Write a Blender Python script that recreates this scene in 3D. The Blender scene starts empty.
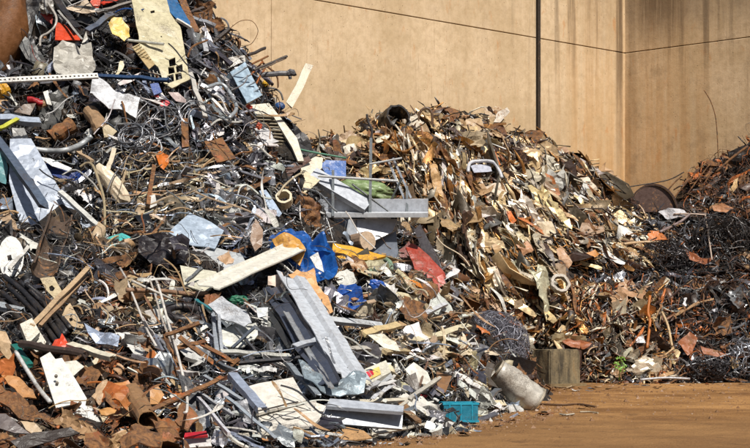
import bpy, bmesh, math, random
import numpy as np
from mathutils import Vector, Matrix, noise, geometry
from mathutils.bvhtree import BVHTree
R = random.Random(7)
NP = np.random.default_rng(11)
scene = bpy.context.scene
COL = scene.collection
rad = math.radians

# ------------------------------------------------------------------ camera, light
F = 1790.0          # focal length in pixels of the 750 pixel wide photograph
HOR, CX, EYE = 317.0, 375.0, 1.7
cam_d = bpy.data.cameras.new('camera')
cam = bpy.data.objects.new('camera', cam_d); COL.objects.link(cam)
cam_d.sensor_width = 36; cam_d.lens = F / 750 * 36
cam_d.shift_y = (HOR - 224) / 750
cam_d.clip_start = .5; cam_d.clip_end = 500
cam.location = (0, 0, EYE); cam.rotation_euler = (rad(90), 0, 0)
scene.camera = cam

SUN_AZ, SUN_EL = 23.0, 51.0      # degrees to the right of straight behind the camera; height
w = bpy.data.worlds.new("World"); scene.world = w; w.use_nodes = True
nt = w.node_tree
sky = nt.nodes.new('ShaderNodeTexSky'); sky.sky_type = 'NISHITA'; sky.sun_disc = False
sky.sun_elevation = rad(SUN_EL); sky.sun_rotation = rad(180 - SUN_AZ)
sky.air_density = 1.0; sky.dust_density = 1.0; sky.ozone_density = 1.0
bg = nt.nodes['Background']; bg.inputs['Strength'].default_value = 0.05
nt.links.new(sky.outputs[0], bg.inputs['Color'])
sd = bpy.data.lights.new('sun', 'SUN'); sd.energy = 5.0; sd.angle = rad(.5); sd.color = (1, .945, .86)
so = bpy.data.objects.new('sun', sd); COL.objects.link(so)
sdir = Vector((math.sin(rad(SUN_AZ)) * math.cos(rad(SUN_EL)), -math.cos(rad(SUN_AZ)) * math.cos(rad(SUN_EL)), math.sin(rad(SUN_EL))))
so.rotation_euler = sdir.to_track_quat('Z', 'Y').to_euler(); so.location = (10, -10, 30)
vs = scene.view_settings
vs.view_transform = 'Standard'; vs.look = 'None'; vs.gamma = 1; vs.exposure = 0.26

# ------------------------------------------------------------------ helpers
def lin(c):
    c = c / 255
    return c / 12.92 if c <= .04045 else ((c + .055) / 1.055) ** 2.4
def S(r, g, b, k=.66):           # a sunlit photograph colour turned into a surface colour
    return tuple(min(.82, lin(v) * k) for v in (r, g, b))
def P(px, py, D):
    return Vector(((px - CX) / F * D, D, EYE + (HOR - py) / F * D))
def ray(px, py):
    return Vector(((px - CX) / F, 1, (HOR - py) / F)).normalized()
def pix(v):
    return (CX + F * v.x / v.y, HOR - F * (v.z - EYE) / v.y)
def tag(o, label, cat, group=None):
    o['label'] = label; o['category'] = cat
    if group: o['group'] = group
    return o
def new_mesh(name, v, f, mat=None, smooth=False):
    me = bpy.data.meshes.new(name); me.from_pydata([tuple(p) for p in v], [], f)
    if mat: me.materials.append(mat)
    if smooth: me.polygons.foreach_set('use_smooth', [True] * len(me.polygons))
    me.update(); return me
def link(name, me, parent=None, color=None):
    o = bpy.data.objects.new(name, me); COL.objects.link(o)
    if parent: o.parent = parent
    if color: o.color = color if len(color) == 4 else (*color, 0)
    return o

# ------------------------------------------------------------------ materials
class NT:
    def __init__(s, m):
        m.use_nodes = True; s.t = m.node_tree; s.b = s.t.nodes['Principled BSDF']
    def n(s, typ, **kw):
        x = s.t.nodes.new('ShaderNode' + typ)
        for k, v in kw.items():
            if k.startswith('i_'):
                kk = k[2:]; kk = int(kk) if kk.isdigit() else kk.replace('_', ' ')
                x.inputs[kk].default_value = v
            else: setattr(x, k, v)
        return x
    def l(s, a, b): s.t.links.new(a, b)
    def math(s, op, a, b=None, c=None, clamp=False):
        x = s.n('Math', operation=op, use_clamp=clamp)
        for i, v in enumerate((a, b, c)):
            if v is None: continue
            if isinstance(v, (int, float)): x.inputs[i].default_value = v
            else: s.l(v, x.inputs[i])
        return x.outputs[0]
    def mix(s, f, a, b, typ='MIX'):
        x = s.n('Mix', data_type='RGBA', blend_type=typ)
        for i, v in ((0, f), (6, a), (7, b)):
            if isinstance(v, (int, float)): x.inputs[i].default_value = v
            elif isinstance(v, tuple): x.inputs[i].default_value = (*v[:3], 1)
            else: s.l(v, x.inputs[i])
        return x.outputs[2]
    def noise(s, vec, scale, detail=4, rough=.55, dist=0):
        x = s.n('TexNoise'); x.inputs['Scale'].default_value = scale; x.inputs['Detail'].default_value = detail
        x.inputs['Roughness'].default_value = rough; x.inputs['Distortion'].default_value = dist
        if vec is not None: s.l(vec, x.inputs['Vector'])
        return x.outputs['Fac']
    def ramp(s, f, lo, hi, a=0., b=1.):
        x = s.n('MapRange', interpolation_type='SMOOTHSTEP'); s.l(f, x.inputs[0])
        for i, v in enumerate((lo, hi, a, b)): x.inputs[i + 1].default_value = v
        return x.outputs[0]
    def scalevec(s, vec, sc):
        x = s.n('VectorMath', operation='MULTIPLY'); s.l(vec, x.inputs[0]); x.inputs[1].default_value = sc
        return x.outputs[0]

def scrap_mat(name, rust, rough=.5, attr=False, bump=.25, dirt=.5):
    m = bpy.data.materials.new(name); q = NT(m)
    if attr:
        a = q.n('Attribute', attribute_name='Col'); c, met = a.outputs['Color'], a.outputs['Alpha']
    else:
        a = q.n('ObjectInfo'); c, met = a.outputs['Color'], a.outputs['Alpha']
    g = q.n('NewGeometry').outputs['Position']
    n1 = q.noise(g, 2.3, 6, .6); n2 = q.noise(g, 11, 6, .65); n3 = q.noise(g, 45, 3, .6)
    tone = q.ramp(n2, .3, .7, .82, 1.1)
    c1 = q.mix(1.0, c, tone, 'MULTIPLY')
    d = q.ramp(q.math('ADD', q.math('MULTIPLY', n1, .55), q.math('MULTIPLY', n3, .45)), .5, .66, 0, dirt)
    c2 = q.mix(d, c1, (.075, .05, .032))
    rcol = q.mix(q.ramp(n2, .32, .68), (.050, .025, .014), (.23, .108, .042)); rcol = q.mix(q.ramp(n3, .55, .75, 0, .45), rcol, (.30, .18, .085))
    mix_n = q.math('ADD', q.math('MULTIPLY', n1, .5), q.math('MULTIPLY', n2, .5))
    th = .72 - .40 * rust
    rf = q.ramp(mix_n, th, th + .07) if rust > 0 else None
    if rf is not None:
        c3 = q.mix(rf, c2, rcol); met2 = q.math('MULTIPLY', met, q.math('SUBTRACT', 1.0, rf))
    else: c3, met2 = c2, met
    q.l(c3, q.b.inputs['Base Color']); q.l(met2, q.b.inputs['Metallic'])
    r = q.ramp(n2, .3, .7, rough - .12, rough + .18)
    if rf is not None: r = q.math('ADD', r, q.math('MULTIPLY', rf, .3), clamp=True)
    q.l(r, q.b.inputs['Roughness'])
    bp = q.n('Bump'); bp.inputs['Strength'].default_value = bump; bp.inputs['Distance'].default_value = .03
    q.l(q.math('ADD', n2, q.math('MULTIPLY', n3, .5)), bp.inputs['Height']); q.l(bp.outputs[0], q.b.inputs['Normal'])
    return m
M_CLEAN = scrap_mat('painted_metal', .2, .42, dirt=.65)
M_SHEET = scrap_mat('coated_sheet', .03, .36, bump=.05, dirt=.16)
M_WORN = scrap_mat('worn_metal', .42, .5)
M_RUST = scrap_mat('rusty_metal', .78, .62)
M_SHINY = scrap_mat('bare_metal', .05, .3, bump=.2, dirt=.4)
M_SOFT = scrap_mat('plastic', 0, .42, bump=.2, dirt=.6)
M_WOOD = scrap_mat('weathered_wood', .1, .8, bump=.5)
M_STUFF = scrap_mat('mixed_scrap', .14, .42, attr=True)

def simple_mat(name, col, rough=.8):
    m = bpy.data.materials.new(name); q = NT(m)
    q.b.inputs['Base Color'].default_value = (*col, 1); q.b.inputs['Roughness'].default_value = rough
    return m

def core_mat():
    m = bpy.data.materials.new('gap_shade_scrap'); q = NT(m); g = q.n('NewGeometry').outputs['Position']
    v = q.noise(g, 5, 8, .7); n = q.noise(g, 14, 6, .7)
    c = q.mix(q.ramp(v, .4, .62), (.010, .009, .009), (.045, .028, .018))  # near-black: shade of the gaps between pieces put into the colour
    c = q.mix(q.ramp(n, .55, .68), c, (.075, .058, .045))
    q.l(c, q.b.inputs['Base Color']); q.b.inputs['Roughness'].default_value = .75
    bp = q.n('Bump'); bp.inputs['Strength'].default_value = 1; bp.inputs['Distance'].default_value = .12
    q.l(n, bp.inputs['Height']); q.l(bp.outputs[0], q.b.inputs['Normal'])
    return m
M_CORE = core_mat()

def wall_mat():
    m = bpy.data.materials.new('stained_concrete'); q = NT(m)
    uv = q.n('Attribute', attribute_name='wallpos').outputs['Vector']   # x along the wall from the corner, z up, y which wall
    sx = q.n('SeparateXYZ'); q.l(uv, sx.inputs[0]); X, Y, Z = sx.outputs
    streak = q.noise(q.scalevec(uv, (2.2, 1, .10)), 1.0, 6, .62)
    fine = q.noise(q.scalevec(uv, (9, 1, .5)), 1.0, 5, .65)
    blot = q.noise(uv, .55, 8, .7); grain = q.noise(uv, 3.6, 9, .74)
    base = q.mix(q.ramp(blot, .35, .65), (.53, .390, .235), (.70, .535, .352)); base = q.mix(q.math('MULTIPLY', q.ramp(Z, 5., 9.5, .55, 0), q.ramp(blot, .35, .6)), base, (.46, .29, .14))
    base = q.mix(q.ramp(grain, .38, .68, 0, .42), base, (.33, .225, .115))
    # ochre rust wash, stronger low down near the corner
    och = q.math('MULTIPLY', q.ramp(streak, .30, .62), q.math('MULTIPLY', q.ramp(X, 2.8, 4.2, 1, .12), q.ramp(Z, 5.0, 12.5, 1., .4)))
    base = q.mix(q.math('MULTIPLY', och, q.ramp(blot, .3, .6, .35, .85)), base, (.50, .27, .095))
    base = q.mix(q.ramp(q.noise(q.scalevec(uv, (1.6, 1, .7)), 1.5, 6, .65), .58, .72, 0, .65), base, (.50, .235, .085))
    # dark water streaks under the top of the upper course
    wet = q.math('MULTIPLY', q.ramp(streak, .50, .68), q.ramp(Z, 9.0, 12.5, .2, .8))
    wet = q.math('MULTIPLY', wet, q.ramp(X, 4.0, 7.0, 1, .15))
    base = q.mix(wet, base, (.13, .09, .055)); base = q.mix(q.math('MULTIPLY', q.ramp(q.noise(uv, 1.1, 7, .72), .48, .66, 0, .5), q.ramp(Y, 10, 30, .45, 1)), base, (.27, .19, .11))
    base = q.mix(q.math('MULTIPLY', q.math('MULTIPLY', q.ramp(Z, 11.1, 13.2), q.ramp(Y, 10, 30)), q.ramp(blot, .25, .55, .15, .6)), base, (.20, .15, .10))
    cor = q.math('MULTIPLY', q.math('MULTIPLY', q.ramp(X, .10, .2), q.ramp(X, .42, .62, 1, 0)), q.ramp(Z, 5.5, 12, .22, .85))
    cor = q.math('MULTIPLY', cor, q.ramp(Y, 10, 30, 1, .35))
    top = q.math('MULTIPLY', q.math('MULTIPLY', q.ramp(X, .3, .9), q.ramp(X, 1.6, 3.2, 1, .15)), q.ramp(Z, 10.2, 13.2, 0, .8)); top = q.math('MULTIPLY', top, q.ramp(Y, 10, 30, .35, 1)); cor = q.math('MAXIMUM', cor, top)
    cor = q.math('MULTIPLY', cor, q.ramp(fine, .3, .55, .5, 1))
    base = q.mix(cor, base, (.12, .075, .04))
    base = q.mix(q.math('MULTIPLY', q.ramp(fine, .56, .7, 0, .45), q.ramp(blot, .4, .6)), base, (.25, .16, .09))
    scr = q.noise(q.scalevec(uv, (11, 1, 2.2)), 1.0, 7, .75)
    base = q.mix(q.ramp(scr, .60, .72, 0, .6), base, (.22, .14, .075)); base = q.mix(q.ramp(scr, .26, .38, .35, 0), base, (.74, .60, .43))
    # formwork board joints and blow holes
    wv = q.math('FRACT', q.math('DIVIDE', X, 1.22))
    line = q.ramp(q.math('ABSOLUTE', q.math('SUBTRACT', wv, .5)), 0, .012, .13, 0)
    base = q.mix(line, base, (.24, .16, .09))
    vo = q.n('TexVoronoi', feature='F1'); vo.inputs['Scale'].default_value = 4.5; q.l(uv, vo.inputs['Vector'])
    hole = q.ramp(vo.outputs['Distance'], .04, .09, .75, 0)
    base = q.mix(hole, base, (.14, .09, .05))
    q.l(base, q.b.inputs['Base Color']); q.b.inputs['Roughness'].default_value = .88
    q.b.inputs['Specular IOR Level'].default_value = .25
    bp = q.n('Bump'); bp.inputs['Strength'].default_value = .35; bp.inputs['Distance'].default_value = .04
    q.l(q.math('SUBTRACT', q.math('ADD', grain, q.math('MULTIPLY', fine, .5)), q.math('ADD', hole, line)), bp.inputs['Height'])
    q.l(bp.outputs[0], q.b.inputs['Normal'])
    return m
M_WALL = wall_mat()

def ground_mat():
    m = bpy.data.materials.new('rusty_dirt'); q = NT(m); g = q.n('NewGeometry').outputs['Position']
    a = q.noise(g, .33, 9, .72); b = q.noise(g, 3.5, 7, .7); c_ = q.noise(g, 22, 4, .6)
    d = q.noise(g, 2.2, 7, .7, .4)
    c = q.mix(q.ramp(a, .35, .65), (.18, .085, .028), (.40, .212, .078))
    c = q.mix(q.ramp(d, .54, .70, 0, .32), c, (.16, .085, .036))
    c = q.mix(q.ramp(b, .52, .72, 0, .4), c, (.17, .075, .028)); c = q.mix(q.ramp(q.noise(g, .9, 6, .65), .52, .66, 0, .55), c, (.15, .068, .028))
    c = q.mix(q.ramp(c_, .60, .72, 0, .5), c, (.50, .36, .22))
    sp = q.n('SeparateXYZ'); q.l(g, sp.inputs[0]); near_ = q.ramp(q.math('ADD', sp.outputs[1], q.math('MULTIPLY', q.noise(g, .5, 6, .7), 9)), 31, 38, .55, 0)
    c = q.mix(near_, c, (.21, .115, .048)); c = q.mix(q.ramp(q.noise(g, 1.3, 9, .75), .54, .68, 0, .65), c, (.10, .052, .025))
    q.l(c, q.b.inputs['Base Color']); q.b.inputs['Roughness'].default_value = .9
    q.b.inputs['Specular IOR Level'].default_value = .2
    bp = q.n('Bump'); bp.inputs['Strength'].default_value = .8; bp.inputs['Distance'].default_value = .05
    q.l(q.math('ADD', q.math('MULTIPLY', d, 1.5), q.math('ADD', b, c_)), bp.inputs['Height']); q.l(bp.outputs[0], q.b.inputs['Normal'])
    return m

# ------------------------------------------------------------------ ground and walls
def build_ground():
    v, f = [], []
    xs = np.concatenate([np.linspace(-140, -14, 8), np.linspace(-12, 20, 129), np.linspace(22, 140, 8)])
    ys = np.concatenate([np.linspace(-60, 15, 6), np.linspace(17, 60, 173), np.linspace(64, 220, 7)])
    for y in ys:
        for x in xs:
            z = 0.
            if -12 <= x <= 20 and 17 <= y <= 60:
                z = .035 * noise.noise((x * .35, y * 1.6, 0)) + .02 * noise.noise((x * 1.7, y * 2.2, 3))
            v.append((x, y, z))
    n = len(xs)
    for j in range(len(ys) - 1):
        for i in range(n - 1):
            f.append((j * n + i, j * n + i + 1, (j + 1) * n + i + 1, (j + 1) * n + i))
    o = link('ground', new_mesh('ground', v, f, ground_mat(), True)); o['kind'] = 'structure'; return o
ground = build_ground()

CORNER = P(625, 317, 64.0); CORNER.z = 0
SEAM = EYE + (HOR - 53) / F * 64.0
WALL_TOP = 16.0
def wall_panel(parent, d, nrm, s0, s1, z0, z1, side, depth=.35):
    nx, nz = max(2, int((s1 - s0) / .8)), max(2, int((z1 - z0) / .8))
    bev = .014
    v, f, wp = [], [], []
    def add(s, z, off):
        p = CORNER + d * s - nrm * off; v.append((p.x, p.y, z)); wp.append((s, side * 40., z)); return len(v) - 1
    def nodes(a, b, n): return [a, a + bev] + [a + bev + (b - a - 2 * bev) * k / n for k in range(1, n)] + [b - bev, b]
    S_, Z_ = nodes(s0, s1, nx), nodes(z0, z1, nz)
    idx = {}
    for j, z in enumerate(Z_):
        for i, s in enumerate(S_):
            edge = i in (0, len(S_) - 1) or j in (0, len(Z_) - 1)
            idx[i, j] = add(s, z, bev if (edge and not (i == 0 and s0 <= 0.02)) or j in (0, len(Z_) - 1) else .012 * noise.noise((s * .4, z * .4, side)))
    for j in range(len(Z_) - 1):
        for i in range(len(S_) - 1): f.append((idx[i, j], idx[i + 1, j], idx[i + 1, j + 1], idx[i, j + 1]))
    ring = [idx[i, 0] for i in range(len(S_))] + [idx[len(S_) - 1, j] for j in range(1, len(Z_))] + \
           [idx[i, len(Z_) - 1] for i in range(len(S_) - 2, -1, -1)] + [idx[0, j] for j in range(len(Z_) - 2, 0, -1)]
    back = []
    for k in ring:
        s, _, z = wp[k]; back.append(add(s, z, depth))
    m = len(ring)
    for k in range(m): f.append((ring[k], back[k], back[(k + 1) % m], ring[(k + 1) % m]))
    f.append(tuple(reversed(back)))
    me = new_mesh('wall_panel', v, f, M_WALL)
    at = me.attributes.new('wallpos', 'FLOAT_VECTOR', 'POINT'); at.data.foreach_set('vector', np.array(wp, dtype=np.float32).ravel())
    return link('wall_panel', me, parent)
r2 = math.sqrt(.5)
DL, NL = Vector((-r2, -r2, 0)), Vector((r2, -r2, 0))     # left-hand wall: direction away from the corner, outward normal
DR, NR = Vector((r2, -r2, 0)), Vector((-r2, -r2, 0))
def s_on_left(px):
    k = (px - CX) / F
    return (CORNER.x - k * CORNER.y) / (r2 - k * r2)
JOINT = s_on_left(537)
M_BACK = simple_mat('joint_shadow_gap', (.03, .022, .016))
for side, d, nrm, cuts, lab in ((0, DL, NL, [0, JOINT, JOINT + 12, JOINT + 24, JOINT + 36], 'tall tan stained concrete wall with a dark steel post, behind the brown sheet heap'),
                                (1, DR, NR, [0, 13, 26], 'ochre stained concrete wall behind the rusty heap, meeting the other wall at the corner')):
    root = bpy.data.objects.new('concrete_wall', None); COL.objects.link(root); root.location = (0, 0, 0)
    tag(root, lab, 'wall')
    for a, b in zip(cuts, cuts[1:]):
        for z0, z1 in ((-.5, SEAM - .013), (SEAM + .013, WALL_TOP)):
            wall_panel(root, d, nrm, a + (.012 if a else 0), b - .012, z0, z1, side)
    # dark backing that shows in the joints
    L = cuts[-1]; v = []
    for s, off in ((-.2 if side else -.05, .1), (L, .1), (L, .34), (-.2 if side else -.05, .34)):
        p = CORNER + d * s - nrm * off; v += [(p.x, p.y, -.5), (p.x, p.y, WALL_TOP - .1)]
    f = [(0, 2, 3, 1), (2, 4, 5, 3), (4, 6, 7, 5), (6, 0, 1, 7), (1, 3, 5, 7), (0, 6, 4, 2)]
    link('joint_filler', new_mesh('joint_filler', v, f, M_BACK), root)
    if side == 0:
        # H-shaped steel post standing proud of the wall at the joint
        prof = [(-.065, 0), (.065, 0), (.065, .03), (.02, .03), (.02, .07), (.065, .07), (.065, .1), (-.065, .1), (-.065, .07), (-.02, .07), (-.02, .03), (-.065, .03)]
        v = []
        for z in (-.5, WALL_TOP):
            for a, b in prof:
                p = CORNER + d * (JOINT + a) + nrm * (b + .004); v.append((p.x, p.y, z))
        n = len(prof); f = [(k, (k + 1) % n, n + (k + 1) % n, n + k) for k in range(n)] + [tuple(range(n))[::-1], tuple(range(n, 2 * n))]
        link('steel_post', new_mesh('steel_post', v, f, M_WORN), root, (.035, .026, .02, 0))

# ------------------------------------------------------------------ the heaps' packed cores
def tps(pts):
    A = np.array([(p.x, p.y) for p in pts]); z = np.array([p.z for p in pts]); n = len(A)
    def U(r2): return np.where(r2 > 1e-9, r2 * np.log(r2 + 1e-12), 0)
    d2 = ((A[:, None] - A[None]) ** 2).sum(-1)
    K = U(d2) + np.eye(n) * .15
    Pm = np.c_[np.ones(n), A]
    M = np.zeros((n + 3, n + 3)); M[:n, :n] = K; M[:n, n:] = Pm; M[n:, :n] = Pm.T
    sol = np.linalg.solve(M, np.r_[z, 0, 0, 0])
    def ev(x, y):
        q = np.c_[np.ravel(x), np.ravel(y)]
        d2 = ((q[:, None] - A[None]) ** 2).sum(-1)
        return (U(d2) @ sol[:n] + np.c_[np.ones(len(q)), q] @ sol[n:]).reshape(np.shape(x))
    return ev
def G(x, y, z): return Vector((x, y, z))
rows = [(448, 22.5), (400, 24.3), (350, 26.4), (300, 28.6), (250, 30.8), (200, 32.8), (150, 34.3), (100, 35.6), (50, 36.7), (0, 37.6)]
ptsL = []
for px in (-120, -30, 60, 140):
    for py, D in rows: ptsL.append(P(px, py, D))
    ptsL.append(P(px, -70, 39)); 
    ptsL.append(G((px - CX) / F * 20, 20.5, -.3))
for px, py, D in [(200, 448, 22.6), (200, 400, 24.6), (200, 350, 26.8), (200, 300, 29), (200, 250, 31.2), (200, 200, 33.3), (200, 150, 34.9), (200, 100, 36), (200, 50, 37),
                  (260, 448, 22.7), (260, 400, 24.9), (260, 350, 27.1), (260, 300, 29.4), (260, 250, 32), (260, 200, 34.4), (260, 150, 36), (262, 112, 37.2),
                  (320, 448, 22.9), (320, 400, 25.2), (320, 350, 27.8), (320, 300, 30.4), (320, 250, 33.4), (316, 205, 36.4), (320, 262, 34.2), (322, 175, 38.2),
                  (370, 446, 23.6), (380, 400, 26), (380, 350, 29), (380, 300, 32.2), (380, 272, 35.6), (380, 240, 38.6), (345, 236, 38.2), (345, 266, 35.4), (420, 235, 39.5),
                  (400, 437, 25.4), (420, 400, 27.6), (430, 350, 31), (430, 310, 34.3), (430, 275, 37.4), (446, 262, 39.5),
                  (440, 426, 28.2), (450, 400, 29.6), (460, 360, 32.6), (470, 330, 35.4), (470, 308, 38),
                  (490, 414, 31.2), (490, 385, 33), (505, 350, 36.5), (500, 330, 39),
                  (516, 410, 33.2), (508, 385, 35.5), (515, 365, 38.5),
                  (197, 0, 38.2), (215, 40, 38), (243, 78, 37.8), (300, 155, 37.6)]:
    ptsL.append(P(px, py, D))
# behind the crest and in front of the toe
for x, y, z in [(-13, 44, 8), (-9, 44, 7.5), (-6, 43.5, 5.8), (-4, 43, 3.8), (-2, 43, 2.2), (0, 43.5, 1.5), (2, 43.5, .8), (4, 42, -.5), (-13, 50, 3), (-8, 50, 2.5), (-3, 49, -.5), (2, 49, -1), (5, 45, -1.2), (5, 38, -.9), (4.2, 33, -.5), (3, 30, -.45), (2.0, 27.5, -.35), (1.2, 25.2, -.3), (.6, 22, -.35), (-.2, 21.4, -.3), (3, 25, -.9), (5, 30, -1.2)]:
    ptsL.append(G(x, y, z))
hL = tps(ptsL)

ptsB = []
for px, col in {300: [(383, 46), (300, 47), (220, 48), (160, 49)], 350: [(383, 46), (300, 47), (220, 47.8), (160, 48.8), (133, 49.6)],
                400: [(383, 46), (310, 47), (230, 47.8), (160, 48.8), (120, 50)], 450: [(383, 46), (310, 47), (230, 48), (160, 49.2), (112, 50.8)],
                500: [(383, 46), (320, 46.8), (250, 47.8), (180, 49.2), (124, 51.2)], 540: [(383, 46), (320, 46.9), (250, 48), (190, 49.4), (140, 51.6)],
                580: [(383, 46), (330, 46.8), (270, 48), (210, 49.6), (163, 51.8)], 610: [(383, 46), (340, 46.8), (290, 47.9), (240, 49.4), (188, 52)],
                640: [(383, 46), (340, 46.9), (290, 48.3), (240, 50), (212, 52)], 670: [(383, 46), (340, 46.9), (290, 48.3), (240, 50), (208, 52.4)],
                695: [(383, 46), (340, 46.9), (280, 48.6), (230, 50.4), (196, 52.6), (178, 54)], 725: [(383, 46), (340, 46.9), (280, 48.5), (220, 50.6), (180, 52.8), (160, 54)],
                755: [(383, 46), (340, 46.9), (280, 48.5), (220, 50.4), (180, 52), (142, 54)], 800: [(383, 46), (340, 46.9), (260, 49), (200, 51), (130, 54)], 860: [(383, 46), (300, 48), (200, 51), (130, 54)]}.items():
    for py, D in col: ptsB.append(P(px, py, D))
    ptsB.append(P(px, 330, 44.4) + Vector((0, 0, -1.7 - .6)))
    py, D = col[-1]; t = P(px, py, D)
    ptsB.append(t + Vector((0, 2.5, -1.0))); ptsB.append(t + Vector((0, 5.5, -2.5)))
    ptsB.append(P(px, 317, 43) - Vector((0, 0, 1.7 + 1.6)))
hB = tps(ptsB)

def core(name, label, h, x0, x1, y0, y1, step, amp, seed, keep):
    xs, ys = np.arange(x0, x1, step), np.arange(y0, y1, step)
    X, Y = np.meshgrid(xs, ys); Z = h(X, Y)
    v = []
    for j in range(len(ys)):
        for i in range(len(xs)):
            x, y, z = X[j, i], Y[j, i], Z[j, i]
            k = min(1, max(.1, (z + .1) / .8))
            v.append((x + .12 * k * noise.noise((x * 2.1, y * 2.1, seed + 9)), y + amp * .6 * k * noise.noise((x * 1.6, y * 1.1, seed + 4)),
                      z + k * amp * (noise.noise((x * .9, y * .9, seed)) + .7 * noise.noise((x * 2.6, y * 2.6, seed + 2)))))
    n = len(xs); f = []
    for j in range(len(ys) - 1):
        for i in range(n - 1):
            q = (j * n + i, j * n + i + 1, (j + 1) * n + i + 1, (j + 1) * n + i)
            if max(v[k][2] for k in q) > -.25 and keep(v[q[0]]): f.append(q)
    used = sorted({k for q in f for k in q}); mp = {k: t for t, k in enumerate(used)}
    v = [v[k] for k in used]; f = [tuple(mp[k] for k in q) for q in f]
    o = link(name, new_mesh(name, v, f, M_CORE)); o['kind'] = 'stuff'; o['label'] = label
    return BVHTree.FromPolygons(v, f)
BL = core('scrap_heap', 'packed scrap, gap shade in its colour, inside the tall mixed heap at the front', hL, -13.5, 5.2, 19.5, 50, .2, .36, 1, lambda p: True)
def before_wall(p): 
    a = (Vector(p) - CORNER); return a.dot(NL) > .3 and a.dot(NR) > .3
BB = core('scrap_heap', 'packed scrap, gap shade in its colour, inside the sheet metal heap against the wall', hB, -4.5, 16, 42, 60, .22, .36, 5, before_wall)

# ------------------------------------------------------------------ finding places on the heaps
BOTH = (BL, BB)
def hit(px, py, trees=BOTH):
    best = None; o = Vector((0, 0, EYE)); d = ray(px, py)
    for k, t in enumerate(trees):
        loc, nrm, _, dist = t.ray_cast(o, d)
        if loc is not None and (best is None or dist < best[3]):
            if nrm.dot(d) > 0: nrm = -nrm
            best = (loc, nrm, k, dist)
    return best
def smooth_n(px, py):
    ns = [h[1] for h in (hit(px + a, py + b) for a in (-9, 0, 9) for b in (-9, 0, 9)) if h]
    return sum(ns, Vector()).normalized() if ns else Vector((0, -.7, .7))
def depth(px, py, D=None):
    if D: return D
    h = hit(px, py)
    if h: return h[0].y
    for r in range(4, 80, 4):
        for a in range(0, 360, 30):
            h = hit(px + r * math.cos(rad(a)), py + r * math.sin(rad(a)))
            if h: return h[0].y
    return 40.
def at(px, py, lift=.1, D=None): return P(px, py, depth(px, py, D) - lift)

# ------------------------------------------------------------------ emitting one object
LANDMARKS = []           # (pixel x, pixel y, short phrase)
MASK = np.zeros((448, 750), bool)
YY, XX = np.mgrid[0:448, 0:750]
def mask_poly(pts):
    ins = np.zeros_like(MASK); n = len(pts); x, y = XX + .5, YY + .5
    for i in range(n):
        (x1, y1), (x2, y2) = pts[i], pts[(i + 1) % n]
        c = ((y1 > y) != (y2 > y)) & (x < (x2 - x1) * (y - y1) / ((y2 - y1) or 1e-9) + x1)
        ins ^= c
    MASK[:] |= ins
def C(r, g, b, met=0., k=.66): return (*S(r, g, b, k), met)
def wpos(p):
    s = Vector()
    while p: s = s + p.location; p = p.parent
    return s
def emit(name, v, f, col, mat=None, label=None, cat=None, parent=None, lm=None, group=None, smooth=False):
    v = [Vector(p) for p in v]
    c = sum(v, Vector()) / len(v)
    base = c if not parent else c
    me = new_mesh(name, [p - c for p in v], f, mat or M_CLEAN, smooth)
    o = link(name, me, parent, col)
    o.location = c - wpos(parent)
    if cat: tag(o, label, cat, group)
    elif label: o['label'] = label
    if lm: LANDMARKS.append((*pix(c), lm))
    return o
def root(name, loc, label, cat, lm=None, group=None):
    o = bpy.data.objects.new(name, None); COL.objects.link(o); o.location = loc; o.empty_display_size = .1
    tag(o, label, cat, group)
    if lm: LANDMARKS.append((*pix(loc), lm))
    return o
def frame_of(n, hint=Vector((1, 0, 0))):
    n = n.normalized(); x = (hint - n * hint.dot(n))
    if x.length < 1e-4: x = n.orthogonal()
    x.normalize(); return x, n.cross(x), n

# ------------------------------------------------------------------ shapes
def refine(bm, L, rounds=5):
    for _ in range(rounds):
        es = [e for e in bm.edges if e.calc_length() > L]
        if not es: break
        bmesh.ops.subdivide_edges(bm, edges=es, cuts=1)
        bmesh.ops.triangulate(bm, faces=[f for f in bm.faces if len(f.verts) > 4])
def slab_from(v, f, off):
    """a sheet (v, f) given a thickness by the vectors off"""
    n = len(v); cnt = {}
    for q in f:
        for a, b in zip(q, q[1:] + q[:1]): cnt[a, b] = 1
    vv = list(v) + [p + o for p, o in zip(v, off)]
    ff = [tuple(q) for q in f] + [tuple(k + n for k in reversed(q)) for q in f]
    for a, b in cnt:
        if (b, a) not in cnt: ff.append((b, a, a + n, b + n))
    return vv, ff
def poly_sheet(outer, holes, n, thick, crumple, L, seed, rough_edge=0.):
    """outer, holes: lists of 3D points"""
    loops = [outer] + holes
    tris = geometry.tessellate_polygon(loops)
    pts = [p for l in loops for p in l]
    bm = bmesh.new(); vs_ = [bm.verts.new(p) for p in pts]
    for t in tris:
        try: bm.faces.new([vs_[k] for k in t])
        except ValueError: pass
    if L: refine(bm, L)
    bmesh.ops.recalc_face_normals(bm, faces=bm.faces)
    if bm.faces:
        if sum((f.normal.dot(n) * f.calc_area() for f in bm.faces)) < 0: bmesh.ops.reverse_faces(bm, faces=bm.faces)
    for v in bm.verts:
        p = v.co
        if crumple:
            d = abs(noise.noise(p * 1.9 + Vector((seed, 0, 0)))) * 1.3 + .6 * abs(noise.noise(p * 4.7 + Vector((0, seed, 0)))) - .45
            v.co = p + n * d * crumple
        if rough_edge and v.is_boundary:
            v.co += Vector((noise.noise(p * 7 + Vector((seed, 3, 0))), noise.noise(p * 7 + Vector((9, seed, 0))), noise.noise(p * 7 + Vector((4, 3, seed))))) * rough_edge
    bm.verts.index_update()
    v = [x.co.copy() for x in bm.verts]; f = [[x.index for x in q.verts] for q in bm.faces]
    bm.free()
    return slab_from(v, f, [-n * thick] * len(v))
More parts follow.
